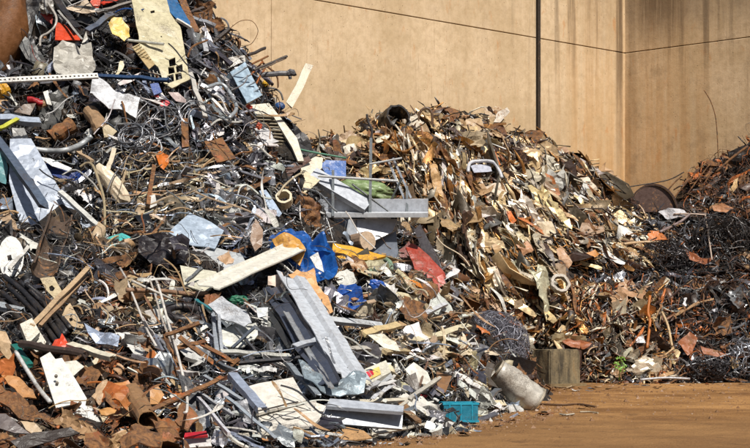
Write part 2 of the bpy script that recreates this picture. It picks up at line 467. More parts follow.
def sweep(path, sec, up=Vector((0, 0, 1)), caps=True, scales=None, closed_sec=True):
    v, f = [], []; m = len(sec); n = len(path); pu = None
    for i, p in enumerate(path):
        t = (path[min(i + 1, n - 1)] - path[max(i - 1, 0)]).normalized()
        u = (pu if pu is not None else up); u = u - t * u.dot(t)
        if u.length < 1e-4: u = t.orthogonal()
        u.normalize(); pu = u; s = t.cross(u); k = scales[i] if scales else 1
        for a, b in sec: v.append(p + s * (a * k) + u * (b * k))
    for i in range(n - 1):
        for k in range(m):
            k2 = (k + 1) % m
            f.append((i * m + k, i * m + k2, (i + 1) * m + k2, (i + 1) * m + k))
    if caps: f += [tuple(reversed(range(m))), tuple(range((n - 1) * m, n * m))]
    return v, f
def circ(r, k=6, sq=1.): return [(r * math.cos(2 * math.pi * i / k), r * sq * math.sin(2 * math.pi * i / k)) for i in range(k)]
def rect(w_, h_): return [(-w_ / 2, -h_ / 2), (w_ / 2, -h_ / 2), (w_ / 2, h_ / 2), (-w_ / 2, h_ / 2)]
def usec(w_, h_, t): return [(-w_ / 2, -h_ / 2), (-w_ / 2 + t, -h_ / 2), (-w_ / 2 + t, h_ / 2 - t), (w_ / 2 - t, h_ / 2 - t), (w_ / 2 - t, -h_ / 2), (w_ / 2, -h_ / 2), (w_ / 2, h_ / 2), (-w_ / 2, h_ / 2)]
def lsec(w_, h_, t): return [(-w_ / 2, -h_ / 2), (-w_ / 2 + t, -h_ / 2), (-w_ / 2 + t, h_ / 2 - t), (w_ / 2, h_ / 2 - t), (w_ / 2, h_ / 2), (-w_ / 2, h_ / 2)]
def isec(w_, h_, t): return [(-w_ / 2, -h_ / 2), (w_ / 2, -h_ / 2), (w_ / 2, -h_ / 2 + t), (t / 2, -h_ / 2 + t), (t / 2, h_ / 2 - t), (w_ / 2, h_ / 2 - t), (w_ / 2, h_ / 2), (-w_ / 2, h_ / 2), (-w_ / 2, h_ / 2 - t), (-t / 2, h_ / 2 - t), (-t / 2, -h_ / 2 + t), (-w_ / 2, -h_ / 2 + t)]
def spline(pts, k=5):
    out = []; n = len(pts)
    for i in range(n - 1):
        a, b, c, d = pts[max(i - 1, 0)], pts[i], pts[i + 1], pts[min(i + 2, n - 1)]
        for j in range(k):
            t = j / k
            out.append(.5 * ((2 * b) + (c - a) * t + (2 * a - 5 * b + 4 * c - d) * t * t + (3 * b - a - 3 * c + d) * t ** 3))
    return out + [pts[-1]]
def hollow_tube(path, r, k=8, wall=.8, crush=None, seed=0, dent=.16):
    """an open pipe: outer and inner skin"""
    n = len(path); v, f = [], []
    for layer, q in ((0, 1.), (1, wall)):
        pu = None
        for i, p in enumerate(path):
            t = (path[min(i + 1, n - 1)] - path[max(i - 1, 0)]).normalized()
            u = pu if pu is not None else Vector((.1, .2, 1)); u = u - t * u.dot(t); u.normalize(); pu = u; s = t.cross(u)
            for a in range(k):
                an = 2 * math.pi * a / k
                rr = r * q * (1 + (dent * noise.noise((a * .9 + seed, i * .8, seed)) if crush else 0))
                cy = (crush[i] if crush else 1.)
                v.append(p + s * rr * math.cos(an) * (2 - cy) + u * rr * math.sin(an) * cy)
    N = n * k
    for i in range(n - 1):
        for a in range(k):
            b = (a + 1) % k
            f.append((i * k + a, i * k + b, (i + 1) * k + b, (i + 1) * k + a))
            f.append((N + i * k + b, N + i * k + a, N + (i + 1) * k + a, N + (i + 1) * k + b))
    for a in range(k):
        b = (a + 1) % k
        f.append((a, N + a, N + b, b)); e = (n - 1) * k
        f.append((e + b, N + e + b, N + e + a, e + a))
    return v, f
def blob(c, ax, ay, az, seed, amp=.3, sub=3, freq=1.6):
    bm = bmesh.new(); bmesh.ops.create_icosphere(bm, subdivisions=sub, radius=1)
    v = []
    for q in bm.verts:
        p = q.co; s = Vector((seed * 3.1, seed, 0))
        d = 1.12 - amp * (1.3 * abs(noise.noise(p * freq + s)) + .55 * abs(noise.noise(p * freq * 2.1 + s)))
        v.append(c + (ax * p.x + ay * p.y + az * p.z) * d)
    f = [tuple(x.index for x in q.verts) for q in bm.faces]; bm.free(); return v, f

# ------------------------------------------------------------------ builders for the pieces one can name
SEED = [0]
def nseed(): SEED[0] += 1; return SEED[0] * 1.37
def plane_for(pts, lift, n, D):
    cx = sum(p[0] for p in pts) / len(pts); cy = sum(p[1] for p in pts) / len(pts)
    o = at(cx, cy, lift, D)
    if n is None:
        n = (smooth_n(cx, cy) * .5 - ray(cx, cy) * .5)
    n = Vector(n).normalized(); return o, n
def onto(px, py, o, n):
    d = ray(px, py); e = Vector((0, 0, EYE)); return e + d * ((o - e).dot(n) / d.dot(n))
def plate(name, label, cat, pts, col, lift=.3, n=None, thick=.02, crumple=None, L=None, holes=(), mat=None, parent=None, lm=None, D=None, bend=None, edge=0., mask=True):
    o, n = plane_for(pts, lift, n, D)
    out = [onto(x, y, o, n) for x, y in pts]
    if bend: out = [p + n * b for p, b in zip(out, bend)]
    hs = [[onto(x, y, o, n) for x, y in h] for h in holes]
    if crumple is None: crumple = 0 if parent else .035
    if (crumple or edge) and not L: L = .16
    v, f = poly_sheet(out, hs, n, thick, crumple, L, nseed(), edge)
    if mask: mask_poly(pts)
    return emit(name, v, f, col, mat, label, cat, parent, lm)
def bar(name, label, cat, p0, p1, wpx, col, sec='rect', hpx=None, lift=.3, lift1=None, D0=None, D1=None, mat=None, parent=None, lm=None, up=None, sag=0., mask=True):
    a = at(*p0, lift, D0); b = at(*p1, lift if lift1 is None else lift1, D1)
    w_ = wpx * a.y / F; h_ = (hpx if hpx else wpx * (1. if sec in ('round', 'L') or wpx < 3.5 else .6)) * a.y / F; t = min(w_, h_) * .2
    sc = {'rect': rect(w_, h_), 'U': usec(w_, h_, t), 'L': lsec(w_, h_, t), 'I': isec(w_, h_, t * .9), 'round': circ(w_ / 2, 8)}[sec]
    if up is None: up = Vector((.25, -.62, .75))
    n = 7 if sag else 3; s = nseed()
    path = [a.lerp(b, i / (n - 1)) + Vector((0, 0, -sag * math.sin(math.pi * i / (n - 1)))) for i in range(n)]
    if sag == 0:
        path = [a.lerp(b, i / 5) for i in range(6)]
        for i in range(1, 5): path[i] = path[i] + Vector((noise.noise((s, i * .7, 0)), noise.noise((s, i * .7, 7)), noise.noise((s, i * .7, 13)))) * min(.05, .35 * w_)
    v, f = sweep(path, sc, Vector(up))
    if not parent:
        t = (b - a).normalized(); m = len(sc)
        for k in range(m): v[k] = v[k] + t * (noise.noise((s, k * 1.7, 3)) * w_ * .5); v[-1 - k] = v[-1 - k] + t * (noise.noise((s, k * 1.7, 9)) * w_ * .5)
    if mask:
        dx, dy = p1[0] - p0[0], p1[1] - p0[1]; l = math.hypot(dx, dy) or 1; ox, oy = -dy / l * wpx / 2, dx / l * wpx / 2
        mask_poly([(p0[0] + ox, p0[1] + oy), (p1[0] + ox, p1[1] + oy), (p1[0] - ox, p1[1] - oy), (p0[0] - ox, p0[1] - oy)])
    return emit(name, v, f, col, mat, label, cat, parent, lm)
def folded(name, label, cat, p0, p1, wpx, prof, col, lift=.6, lift1=None, up=(.2, -.62, .75), mat=None, lm=None, thick=.022, wob=1.):
    """a long sheet bent lengthwise into folds; prof: (across, height) in parts of the width"""
    a, b = at(*p0, lift), at(*p1, lift if lift1 is None else lift1); w_ = wpx * a.y / F; s = nseed()
    up3 = [(x * w_, z * w_) for x, z in prof]; dn = [(x * w_, z * w_ - thick) for x, z in reversed(prof)]
    n = 12; path = [a.lerp(b, i / n) + Vector((noise.noise((s, i * .35, 0)), noise.noise((s, i * .35, 5)), noise.noise((s, i * .35, 9)))) * .05 * wob for i in range(n + 1)]
    v, f = sweep(path, up3 + dn, Vector(up))
    v = [p + Vector((noise.noise(p * 2.3 + Vector((s, 0, 0))), noise.noise(p * 2.3 + Vector((0, s, 0))), noise.noise(p * 2.3 + Vector((0, 0, s))))) * .022 * wob for p in v]
    dx, dy = p1[0] - p0[0], p1[1] - p0[1]; l = math.hypot(dx, dy) or 1; ox, oy = -dy / l * wpx / 2, dx / l * wpx / 2
    mask_poly([(p0[0] + ox, p0[1] + oy), (p1[0] + ox, p1[1] + oy), (p1[0] - ox, p1[1] - oy), (p0[0] - ox, p0[1] - oy)])
    return emit(name, v, f, col, mat or M_CLEAN, label, cat, None, lm)
def tube(name, label, cat, pts, wpx, col, lift=.35, D=None, mat=None, parent=None, lm=None, smooth=True, k=5, hollow=False, lifts=None, sp=True):
    p3 = [at(x, y, lifts[i] if lifts else lift, D) for i, (x, y) in enumerate(pts)]
    r = wpx / 2 * p3[0].y / F
    path = spline(p3, k) if sp and len(p3) > 2 else ([p3[0].lerp(p3[-1], i / 4) for i in range(5)] if len(p3) == 2 else p3)
    v, f = hollow_tube(path, r, 8, .78) if hollow else sweep(path, circ(r, 7))
    return emit(name, v, f, col, mat, label, cat, parent, lm, smooth=False if hollow else smooth)
def bag(name, label, cat, cx, cy, wpx, hpx, col, lift=.2, dpx=None, amp=.35, ang=0, mat=None, lm=None, D=None, sub=3, freq=1.6):
    c = at(cx, cy, lift, D); m = c.y / F; a = rad(ang); r_, u_ = Vector((1, 0, 0)), Vector((0, 0, 1))
    ax = (r_ * math.cos(a) + u_ * math.sin(a)) * wpx / 2 * m; ay = (-r_ * math.sin(a) + u_ * math.cos(a)) * hpx / 2 * m
    az = Vector((0, -1, 0)) * (dpx or min(wpx, hpx) * .7) / 2 * m
    v, f = blob(c, ax, ay, az, nseed(), amp, sub, freq)
    mask_poly([(cx + (wpx * .45 * math.cos(t) * math.cos(a) - hpx * .45 * math.sin(t) * math.sin(a)), cy - (wpx * .45 * math.cos(t) * math.sin(a) + hpx * .45 * math.sin(t) * math.cos(a))) for t in np.linspace(0, 2 * math.pi, 14)[:-1]])
    return emit(name, v, f, col, mat or M_SOFT, label, cat, None, lm, smooth=sub >= 4)
def can(name, label, cat, p0, p1, wpx, col, lift=.25, lift1=None, mat=None, lm=None, crush=True, D=None, wall=.9, k=14, n=7, dent=.16):
    a = at(*p0, lift, D); b = at(*p1, lift if lift1 is None else lift1, D); s = nseed()
    path = [a.lerp(b, i / (n - 1)) + Vector((noise.noise((s, i, 0)), noise.noise((s, i, 5)), noise.noise((s, i, 9)))) * (.03 if crush else 0) for i in range(n)]
    cr = [1 - (.35 * abs(noise.noise((s, i * .6, 2))) if crush else 0) for i in range(n)]
    v, f = hollow_tube(path, wpx / 2 * a.y / F, k, wall, cr, s, dent)
    dx, dy = p1[0] - p0[0], p1[1] - p0[1]; l = math.hypot(dx, dy) or 1; ox, oy = -dy / l * wpx / 2, dx / l * wpx / 2
    mask_poly([(p0[0] + ox, p0[1] + oy), (p1[0] + ox, p1[1] + oy), (p1[0] - ox, p1[1] - oy), (p0[0] - ox, p0[1] - oy)])
    return emit(name, v, f, col, mat or M_RUST, label, cat, None, lm, smooth=k >= 20)
def coil(name, label, cx, cy, rpx, turns, col, lift=.3, tilt=.4, wpx=1.3, mat=None, lm=None, seed=0):
    c = at(cx, cy, lift); m = c.y / F; pts = []
    rr = random.Random(seed)
    x_, y_, z_ = frame_of(Vector((rr.uniform(-.5, .5), -1, tilt + rr.uniform(-.3, .3))))
    n = turns * 18; ph = [rr.uniform(0, 6) for _ in range(4)]
    for i in range(n):
        t = 2 * math.pi * i / 18
        r = rpx * m * (1 + .26 * math.sin(t * .37 + ph[0]) + .16 * math.sin(t * 1.31 + ph[1]) + .05 * noise.noise((i * .9, seed, 2)))
        e = 1 + .25 * math.sin(t * .21 + ph[2])
        pts.append(c + x_ * r * math.cos(t) + y_ * r * e * .9 * math.sin(t) + z_ * m * rpx * .35 * math.sin(t * .29 + ph[3]))
    v, f = sweep(pts, circ(wpx / 2 * m, 4))
    return emit(name, v, f, col, mat or M_SHINY, label, 'wire coil', None, lm, smooth=True)
def tangle(name, label, cat, cx, cy, wpx, hpx, dpx, n, col, lift, wire=.7, mat=None, lm=None, D=None, seed=1, fill=.55):
    """one very long wire wound into a ball"""
    c = at(cx, cy, lift, D); m = c.y / F; rr = random.Random(seed); pts = []
    p = Vector((rr.gauss(0, 1), rr.gauss(0, 1), rr.gauss(0, 1))).normalized(); d = Vector((rr.gauss(0, 1), rr.gauss(0, 1), rr.gauss(0, 1)))
    rad_ = .9
    for i in range(n):
        d = (d + Vector((rr.gauss(0, 1), rr.gauss(0, 1), rr.gauss(0, 1))) * .42)
        d = (d - p * d.dot(p)).normalized(); p = (p + d * .16).normalized()
        rad_ = min(1.12, max(fill, rad_ + rr.gauss(0, .09)))
        pts.append(c + Vector((p.x * wpx / 2 * m, p.y * dpx / 2 * m, p.z * hpx / 2 * m)) * rad_)
    v, f = sweep(pts, circ(wire * m / 2, 3))
    return emit(name, v, f, col, mat or M_RUST, label, cat, None, lm)

# ================================================================== THE TALL MIXED HEAP: pieces one can name
WHITE, CREAM, BEIGE, TAN = C(238, 236, 228), C(236, 224, 190), C(212, 188, 148), C(192, 152, 108)
GREY, DGREY, BLUEGREY, BLACK = C(150, 152, 156), C(72, 74, 80), C(176, 190, 208), C(30, 29, 31)
RUST, ORUST, BROWN, DBROWN = C(152, 90, 48), C(196, 112, 52), C(118, 78, 50), C(66, 46, 36)
SILVER, GALV = C(205, 210, 216, .85), C(178, 190, 204, .55)
BLUE, DBLUE, TEAL, YELLOW, RED = C(22, 92, 178), C(24, 62, 120), C(60, 190, 190), C(244, 198, 60), C(214, 62, 34)

# --- top corner
bag('steel_tank', 'rusty tan brown dented tank bulging out at the top corner of the heap', 'tank', -8, 12, 72, 146, C(138, 90, 50), .8, dpx=60, amp=.2, freq=1.2, mat=M_WORN, lm='rusty top tank', sub=4)
plate('metal_sheet', 'black upright sheet leaning beside the rusty drum', 'metal sheet', [(24, -6), (47, -6), (33, 26), (25, 58), (20, 70)], C(34, 32, 34), .55, (.5, -.8, .3), crumple=.08, lm='black leaning sheet')
tube('bent_conduit', 'pale grey bent conduit dangling near the red angular plate', 'conduit', [(48, 3), (56, 16), (55, 26), (48, 33), (41, 37), (40, 46)], 2.6, C(196, 190, 182), .75, mat=M_SHINY, lm='bent pale conduit')
plate('metal_plate', 'bright orange-red triangular plate below the bent conduit', 'metal plate', [(56, 22), (63, 24), (80, 38), (80, 40), (55, 40)], C(224, 74, 34), .5, (.2, -.6, .75), crumple=.03, lm='red triangular plate')
plate('metal_plate', 'small dark red plate half hidden above the triangular one', 'metal plate', [(40, 13), (53, 14), (52, 24), (46, 20)], C(176, 44, 24), .4, lm='dark red scrap plate')
plate('metal_plate', 'red plate scrap at the top edge beside the cream vent panel', 'metal plate', [(94, -4), (101, -4), (100, 6), (96, 10), (90, 2)], C(226, 80, 40), .5, lm='upper red scrap')
bar('metal_bar', 'red painted bar lying level at the top of the heap', 'bar', (102, 5), (131, -3), 5, C(214, 60, 34), 'L', lm='red top bar')
plate('crumpled_sheet', 'cream and brown striped sheet folded over at the top of the heap', 'metal sheet', [(62, 7), (80, 4), (85, -4), (96, 12), (88, 13), (76, 12)], C(226, 206, 180), .6, crumple=.16, lm='striped folded sheet')
plate('crumpled_sheet', 'large grey-beige crumpled sheet hanging above the white perforated rail', 'metal sheet', [(54, 47), (62, 42), (80, 46), (86, 32), (92, 50), (96, 66), (90, 76), (56, 76), (53, 60)], C(200, 196, 186), .5, (.25, -.75, .6), crumple=.22, L=.13, lm='grey hanging sheet')
plate('crumpled_sheet', 'dark grey curved sheet under the black leaning sheet', 'metal sheet', [(20, 32), (36, 45), (50, 66), (46, 72), (26, 58), (18, 44)], C(96, 98, 98), .45, crumple=.12)
bag('plastic_bag', 'crumpled pale grey foil scrap at the top of the heap above the red plate', 'foil', 47, 7, 18, 16, C(190, 188, 182, .3), .6, amp=.6, freq=2.6, lm='pale foil scrap')
bar('steel_channel', 'dark blue-grey channel slanting up toward the yellow plate', 'steel channel', (87, 31), (113, 14), 6, C(84, 94, 112), 'U', lift=.75, lm='dark slanting channel')
bar('steel_bar', 'long grey bar under the red top bar', 'bar', (97, 13), (132, 2), 3, C(150, 142, 134), 'rect', lift=.7)
bar('steel_channel', 'black channel crossing the top of the heap beside the conduit', 'steel channel', (53, -3), (78, 29), 7, C(40, 40, 44), 'U', lift=.6, lm='black top channel')
bar('metal_strip', 'slim grey trim strip beside the black top channel', 'metal strip', (58, 11), (82, 40), 2.5, C(170, 168, 162), 'L', lift=.8)
plate('metal_plate', 'torn yellow plate standing beside the cream vent panel', 'metal plate', [(108, 24), (112, 17), (121, 18), (129, 28), (130, 36), (124, 40), (113, 33)], C(244, 206, 96), .8, (.2, -.85, .45), crumple=.04, L=.12, edge=.03, lm='yellow torn plate')

# cream vent panel with its openings
holes = []
for i in range(2):
    for j in range(3):
        x = 166.4 + i * 8.2 + j * -.9 + 2.2; y = 60 + j * 8.2 - i * 2.2
        if (i, j) == (1, 0): continue
        holes.append([(x, y), (x + 6.4, y - 2), (x + 7.2, y + 4.9), (x + .8, y + 6.8)])
holes.append([(150.5, 10), (154.5, 9.6), (155, 12), (151, 12.4)])
holes.append([(160.5, 36), (162, 35.6), (162.2, 37), (160.7, 37.4)])
vp = plate('vent_cover', 'large cream dented panel with a grid of square openings', 'panel', [(131, -6), (166, -6), (170, 12), (180, 26), (184, 45), (190, 80), (172, 88), (164, 82), (158, 68), (148, 57), (139, 45), (139, 36), (134, 14)], C(216, 206, 170),
           .7, (.28, -.72, .62), thick=.03, crumple=.07, L=.22, holes=holes, lm='cream vent panel')
plate('metal_plate', 'blue plate with a white folded lip behind the cream vent panel', 'metal plate', [(164, -4), (175, -4), (190, 22), (190, 27), (182, 24), (168, 10)], C(40, 110, 168), .62, (.5, -.7, .5), crumple=.02, lm='blue lipped plate')
bar('metal_strip', 'white lip strip under the blue plate', 'metal strip', (176, 19), (191, 28), 2.6, WHITE, lift=.8)
bar('steel_channel', 'rust brown channel standing behind the blue plate', 'steel channel', (178, -6), (196, 33), 8, C(150, 94, 56), 'U', lift=.3, D0=37.8, D1=37.4, mat=M_RUST, lm='brown top channel')
grl = root('louvre_grille', at(142, 56, .8), 'tan ribbed louvre grille lying over the cream vent panel', 'grille', 'tan louvre grille')
gfr = plate('frame', None, None, [(132, 47), (140, 43), (155, 64), (149, 69)], C(196, 170, 122), .8, (.2, -.7, .7), D=depth(142, 56), parent=grl)
for i in range(9):
    t = i / 8; x0, y0 = 133 + t * 15, 48 + t * 19.5
    bar('slat', None, None, (x0, y0), (x0 + 6.8, y0 - 4), 1.2, C(222, 204, 160), lift=.86, D0=depth(142, 56), D1=depth(142, 56), parent=gfr, mask=False)
bar('steel_tube', 'pale grey tube lying across the cream vent panel', 'tube', (128, 40), (164, 44), 3, C(200, 200, 190), 'round', lift=1.0, lift1=.95, mat=M_SHINY, lm='pale crossing tube')
wg = root('wire_basket', at(157, 75, .8), 'bent white wire basket below the tan louvre grille', 'basket', 'white wire basket')
dB = depth(157, 75) - .75
for i in range(5): tube('wire', None, None, [(149 + i * 4, 69 + i * 1.2), (151 + i * 4, 76 + i), (150 + i * 3.6, 83)], 1., C(220, 214, 200), 0, D=dB, parent=wg)
for j in range(2): tube('wire', None, None, [(148, 72 + j * 6), (158, 74 + j * 5), (168, 77 + j * 4)], 1., C(220, 214, 200), 0, D=dB - .02, parent=wg)

# white perforated rail: two flanges joined by webs, open slots between
def perforated(name, label, p0, p1, wpx, n, col, lift, lm):
    a, b = at(*p0, lift, 34.0), at(*p1, lift, 34.6); t = (b - a); L = t.length; t.normalize()
    _, y_, z_ = frame_of(Vector((.15, -.8, .6)), t); y_ = z_.cross(t); w_ = wpx * a.y / F
    us = [0]; 
    for k in range(n): c = (k + .5) / n; us += [c - .22 / n, c + .22 / n]
    us.append(1); vv = [-.5, -.16, .16, .5]; idx = {}; v = []
    for i, u in enumerate(us):
        for j, q in enumerate(vv): idx[i, j] = len(v); v.append(a + t * (L * u) + y_ * (q * w_))
    f = [[idx[i, j], idx[i + 1, j], idx[i + 1, j + 1], idx[i, j + 1]] for i in range(len(us) - 1) for j in range(3) if not (j == 1 and i % 2 == 1)]
    v, f = slab_from(v, f, [-z_ * w_ * .35] * len(v))
    mask_poly([(p0[0], p0[1] - wpx / 2), (p1[0], p1[1] - wpx / 2), (p1[0], p1[1] + wpx / 2), (p0[0], p0[1] + wpx / 2)])
    return emit(name, v, f, col, M_CLEAN, label, 'rail', None, lm)
perforated('perforated_rail', 'long white perforated rail lying level across the heap', (-6, 80), (98, 75), 6.4, 24, C(240, 238, 232), .95, 'white perforated rail')
bar('steel_bar', 'dark blue bar continuing the line of the white perforated rail', 'bar', (98, 77), (168, 81), 5, C(36, 66, 104), 'L', lift=.85, lm='dark blue level bar')
plate('crumpled_sheet', 'crumpled white sheet hanging below the white perforated rail', 'metal sheet', [(92, 81), (98, 77), (106, 79), (113, 86), (122, 95), (140, 98), (136, 116), (124, 110), (114, 109), (104, 104), (94, 100), (90, 92)], C(236, 238, 242), .8, (.15, -.75, .65), crumple=.2, L=.12, lm='crumpled white sheet')
plate('crumpled_sheet', 'dark grey folded sheet in the hollow under the perforated rail', 'metal sheet', [(46, 96), (62, 88), (69, 86), (62, 112), (56, 132), (44, 136), (38, 118)], C(88, 88, 86), .35, crumple=.18, L=.14, lm='dark folded sheet')
plate('metal_scrap', 'small white curled offcut in front of the dark folded sheet', 'offcut', [(43, 92), (48, 90), (50, 98), (52, 105), (47, 104)], WHITE, .6, crumple=.04, lm='white curled offcut')
can('rusty_can', 'brown rusty canister lying in the dark hollow', 'canister', (51, 138), (73, 124), 17, C(172, 108, 58), .55, .65, lm='brown rusty canister')
can('tin_can', 'crushed tan tin with a torn mouth beside the brown canister', 'tin', (91, 112), (103, 133), 15, C(172, 140, 106), .55, .7, mat=M_WORN, lm='crushed tan tin')
plate('torn_plate', 'cream torn flap at the mouth of the crushed tan tin', 'metal flap', [(102, 126), (108, 124), (117, 131), (112, 136), (104, 137)], C(214, 196, 160), .8, crumple=.06)
can('paint_drum', 'yellow paint drum showing at the frame edge below the perforated rail', 'drum', (-2, 92), (6, 88), 16, C(240, 176, 40), .6, mat=M_CLEAN, lm='yellow edge drum')
can('red_canister', 'red canister deep in the dark hollow under the perforated rail', 'canister', (28, 99), (42, 103), 7, C(176, 26, 34), .4, mat=M_CLEAN, lm='red canister')
plate('metal_plate', 'brown grey flat plate between the yellow drum and the dark folded sheet', 'metal plate', [(14, 112), (24, 104), (36, 103), (30, 115)], C(130, 112, 98), .4, lm='brown grey plate')
bar('galvanised_channel', 'galvanised channel end with bluish shine at the frame edge', 'channel', (-8, 118), (40, 122), 9, C(190, 202, 220, .3), 'U', lift=.85, mat=M_CLEAN, lm='bluish channel end')
bar('trim_strip', 'lime yellow trim strip on top of the bluish channel end', 'trim', (-6, 131), (18, 119), 4.5, C(206, 206, 70), lift=1.05, lm='lime trim strip')
plate('crumpled_sheet', 'pale grey curved sheet below the bluish channel end', 'metal sheet', [(12, 128), (24, 128), (30, 140), (31, 148), (14, 148)], C(180, 180, 178), .6, crumple=.12)
tube('curved_strip', 'curved galvanised strip sweeping under the rusty canister', 'metal strip', [(34, 149), (50, 151), (66, 150), (80, 145), (92, 136)], 6, C(196, 200, 202, .3), .75, lm='curved galvanised strip')
# --- pale panel and its beam
plate('sheet_metal', 'large pale blue-grey dented panel leaning under a dark square beam', 'panel', [(10, 138), (31, 138), (48, 168), (66, 200), (92, 226), (70, 232), (22, 232), (9, 180)], C(196, 206, 222, .15), .55, mat=M_SHEET, n=(.1, -.75, .65), crumple=.07, L=.22, lm='pale leaning panel')
bar('square_beam', 'dark blue-grey square beam lying across the pale leaning panel', 'beam', (-6, 136), (44, 206), 8.5, C(88, 102, 122), 'rect', lift=1.05, lift1=1.15, lm='dark square beam')
plate('torn_plate', 'teal torn strip at the frame edge beside the pale leaning panel', 'metal scrap', [(-4, 150), (4, 152), (8, 168), (6, 184), (-4, 180)], C(96, 158, 164), .6, crumple=.1)
plate('crumpled_sheet', 'shiny blue crumpled sheet behind the pale leaning panel', 'metal sheet', [(44, 163), (56, 164), (70, 172), (86, 170), (90, 180), (82, 187), (74, 184), (52, 174)], C(24, 60, 136), .45, crumple=.14, L=.12, lm='shiny blue sheet')
plate('torn_plate', 'pale grey bent trim above the shiny blue sheet', 'metal trim', [(38, 156), (50, 158), (72, 168), (69, 171), (52, 166)], C(196, 200, 202, .3), .7, crumple=.05)
bag('crushed_container', 'crushed cream plastic container in the middle of the heap', 'container', 113, 185, 50, 17, C(240, 222, 192), .6, amp=.35, ang=-52, lm='crushed cream container')
bar('wooden_stick', 'short pale stick standing above the crushed cream container', 'stick', (108, 170), (114, 149), 4.5, C(226, 212, 186), lift=.9, mat=M_WOOD, lm='pale standing stick')
tube('bent_tube', 'bronze bent tube arching over the shiny blue sheet', 'tube', [(80, 167), (87, 163), (93, 166), (99, 182), (104, 200), (105, 226)], 2.8, C(176, 160, 128), .9, lm='bronze bent tube', mat=M_SHINY)
tube('bent_tube', 'thin grey tube crossing the shiny blue sheet', 'tube', [(62, 175), (76, 170), (92, 182), (98, 190)], 1.8, C(190, 188, 182), .85, mat=M_SHINY)
bar('metal_bar', 'white flat bar slanting down from the pale leaning panel', 'bar', (60, 192), (101, 229), 5.5, C(226, 226, 220), lift=.85, lm='white slanting bar')
bar('wooden_stick', 'tan stick behind the white slanting bar', 'stick', (78, 152), (92, 161), 4, C(206, 176, 140), lift=.7, mat=M_WOOD)
# half pipe
def half_pipe(name, label, p0, p1, wpx, col, lift, lift1, lm, mat):
    a, b = at(*p0, lift), at(*p1, lift1); r = wpx / 2 * a.y / F
    sec = [(r * math.cos(t), r * math.sin(t)) for t in np.linspace(.95 * math.pi, 2.15 * math.pi, 10)] + [(.88 * r * math.cos(t), .88 * r * math.sin(t)) for t in np.linspace(2.15 * math.pi, .95 * math.pi, 10)]
    pts = [a.lerp(b, i / 7) for i in range(8)]; s = nseed()
    v, f = sweep(pts, sec, Vector((.3, -.9, .3)))
    v = [p + Vector((noise.noise(p * 3 + Vector((s, 0, 0))), noise.noise(p * 3 + Vector((0, s, 0))), noise.noise(p * 3))) * .04 for p in v]
    mask_poly([(p0[0] - wpx / 2, p0[1]), (p0[0] + wpx / 2, p0[1]), (p1[0] + wpx / 2, p1[1]), (p1[0] - wpx / 2, p1[1])])
    return emit(name, v, f, col, mat, label, 'gutter', None, lm)
half_pipe('curved_gutter', 'dark brown half-round gutter standing in front of the pale panel', (62, 212), (44, 270), 24, C(98, 80, 66), 1.0, .8, 'dark half-round gutter', M_WORN)
plate('dish', 'white oval dish at the frame edge below the pale panel', 'dish', [(11 + 13 * math.cos(t), 257 + 21 * math.sin(t)) for t in np.linspace(0, 2 * math.pi, 17)[:-1]], C(228, 228, 224), .6, (.3, -.75, .55), crumple=.05, holes=[[(7, 256), (11, 255), (12, 260), (8, 261)]], lm='white oval dish')
bar('metal_bar', 'white narrow bar laid across the oval dish', 'bar', (10, 268), (29, 246), 4, C(224, 220, 212), lift=.95)
plate('metal_plate', 'turquoise plate lying below the crushed cream container', 'metal plate', [(106, 238), (122, 233), (136, 240), (130, 246), (108, 246)], C(88, 206, 204), .6, (.1, -.35, .95), lm='turquoise plate')
plate('metal_plate', 'white plate beside the turquoise plate', 'metal plate', [(88, 234), (100, 230), (110, 234), (106, 242), (90, 242)], C(222, 224, 226), .62, (.1, -.4, .9), lm='small white plate')
plate('orange_lens', 'broken orange plastic lens under the silver wire coils', 'plastic scrap', [(156, 156), (160, 151), (168, 154), (169, 162), (164, 169), (159, 166)], C(224, 122, 34), .6, crumple=.14, L=.07, mat=M_SOFT, edge=.02, lm='orange plastic lens')
bar('rusty_bar', 'rust red upright bar hanging under the orange lens', 'bar', (154, 166), (148, 206), 4, RUST, 'L', lift=.6, mat=M_RUST, lm='rust upright bar')
plate('label_plate', 'grey slotted plate at the foot of the rust upright bar', 'plate', [(149, 196), (155, 194), (157, 205), (150, 208)], C(192, 190, 184), .7)
# print on a pack: blue, white and red fields with no lettering legible
pk = root('torn_pack', at(160, 94, .7), 'torn pack with blue white and red print under the cream vent panel', 'pack', 'blue white red pack')
for pts, c in (([(150, 84), (158, 82), (162, 92), (154, 95)], C(48, 84, 160)), ([(154, 95), (162, 92), (166, 98), (158, 101)], C(232, 226, 226)), ([(155, 90), (158, 92), (159, 97), (154, 96)], C(214, 40, 48)), ([(158, 101), (166, 98), (170, 103), (166, 107), (161, 106)], C(222, 40, 60))):
    plate('printed_flap', None, None, pts, c, .75, (.1, -.8, .5), D=depth(160, 94), parent=pk, mat=M_SOFT)
coil('wire_coil', 'silver wire coil with wide loops under the crumpled white sheet', 135, 138, 15, 5, C(150, 152, 158, .7), .75, lm='wide silver coil', seed=3, wpx=1.8)
coil('wire_coil', 'silver wire coil hanging between the white sheet and the rust flat plate', 162, 122, 19, 5, C(168, 168, 172, .7), .7, seed=8, wpx=1.5, lm='hanging silver coil')
coil('wire_coil', 'smaller grey wire coil above the orange plastic lens', 150, 146, 11, 4, C(176, 178, 182, .6), .7, seed=12, wpx=1.3, lm='small grey coil')
coil('wire_coil', 'grey wire loops tangled right of the cream vent panel', 196, 118, 14, 4, C(150, 150, 154, .7), .6, seed=15, wpx=1.5)
tube('bent_pipe', 'silver bent pipe curling under the galvanised duct', 'pipe', [(206, 88), (222, 84), (234, 100), (236, 110), (229, 118)], 4, C(206, 212, 216, .5), .8, mat=M_SHINY, lm='curling silver pipe')
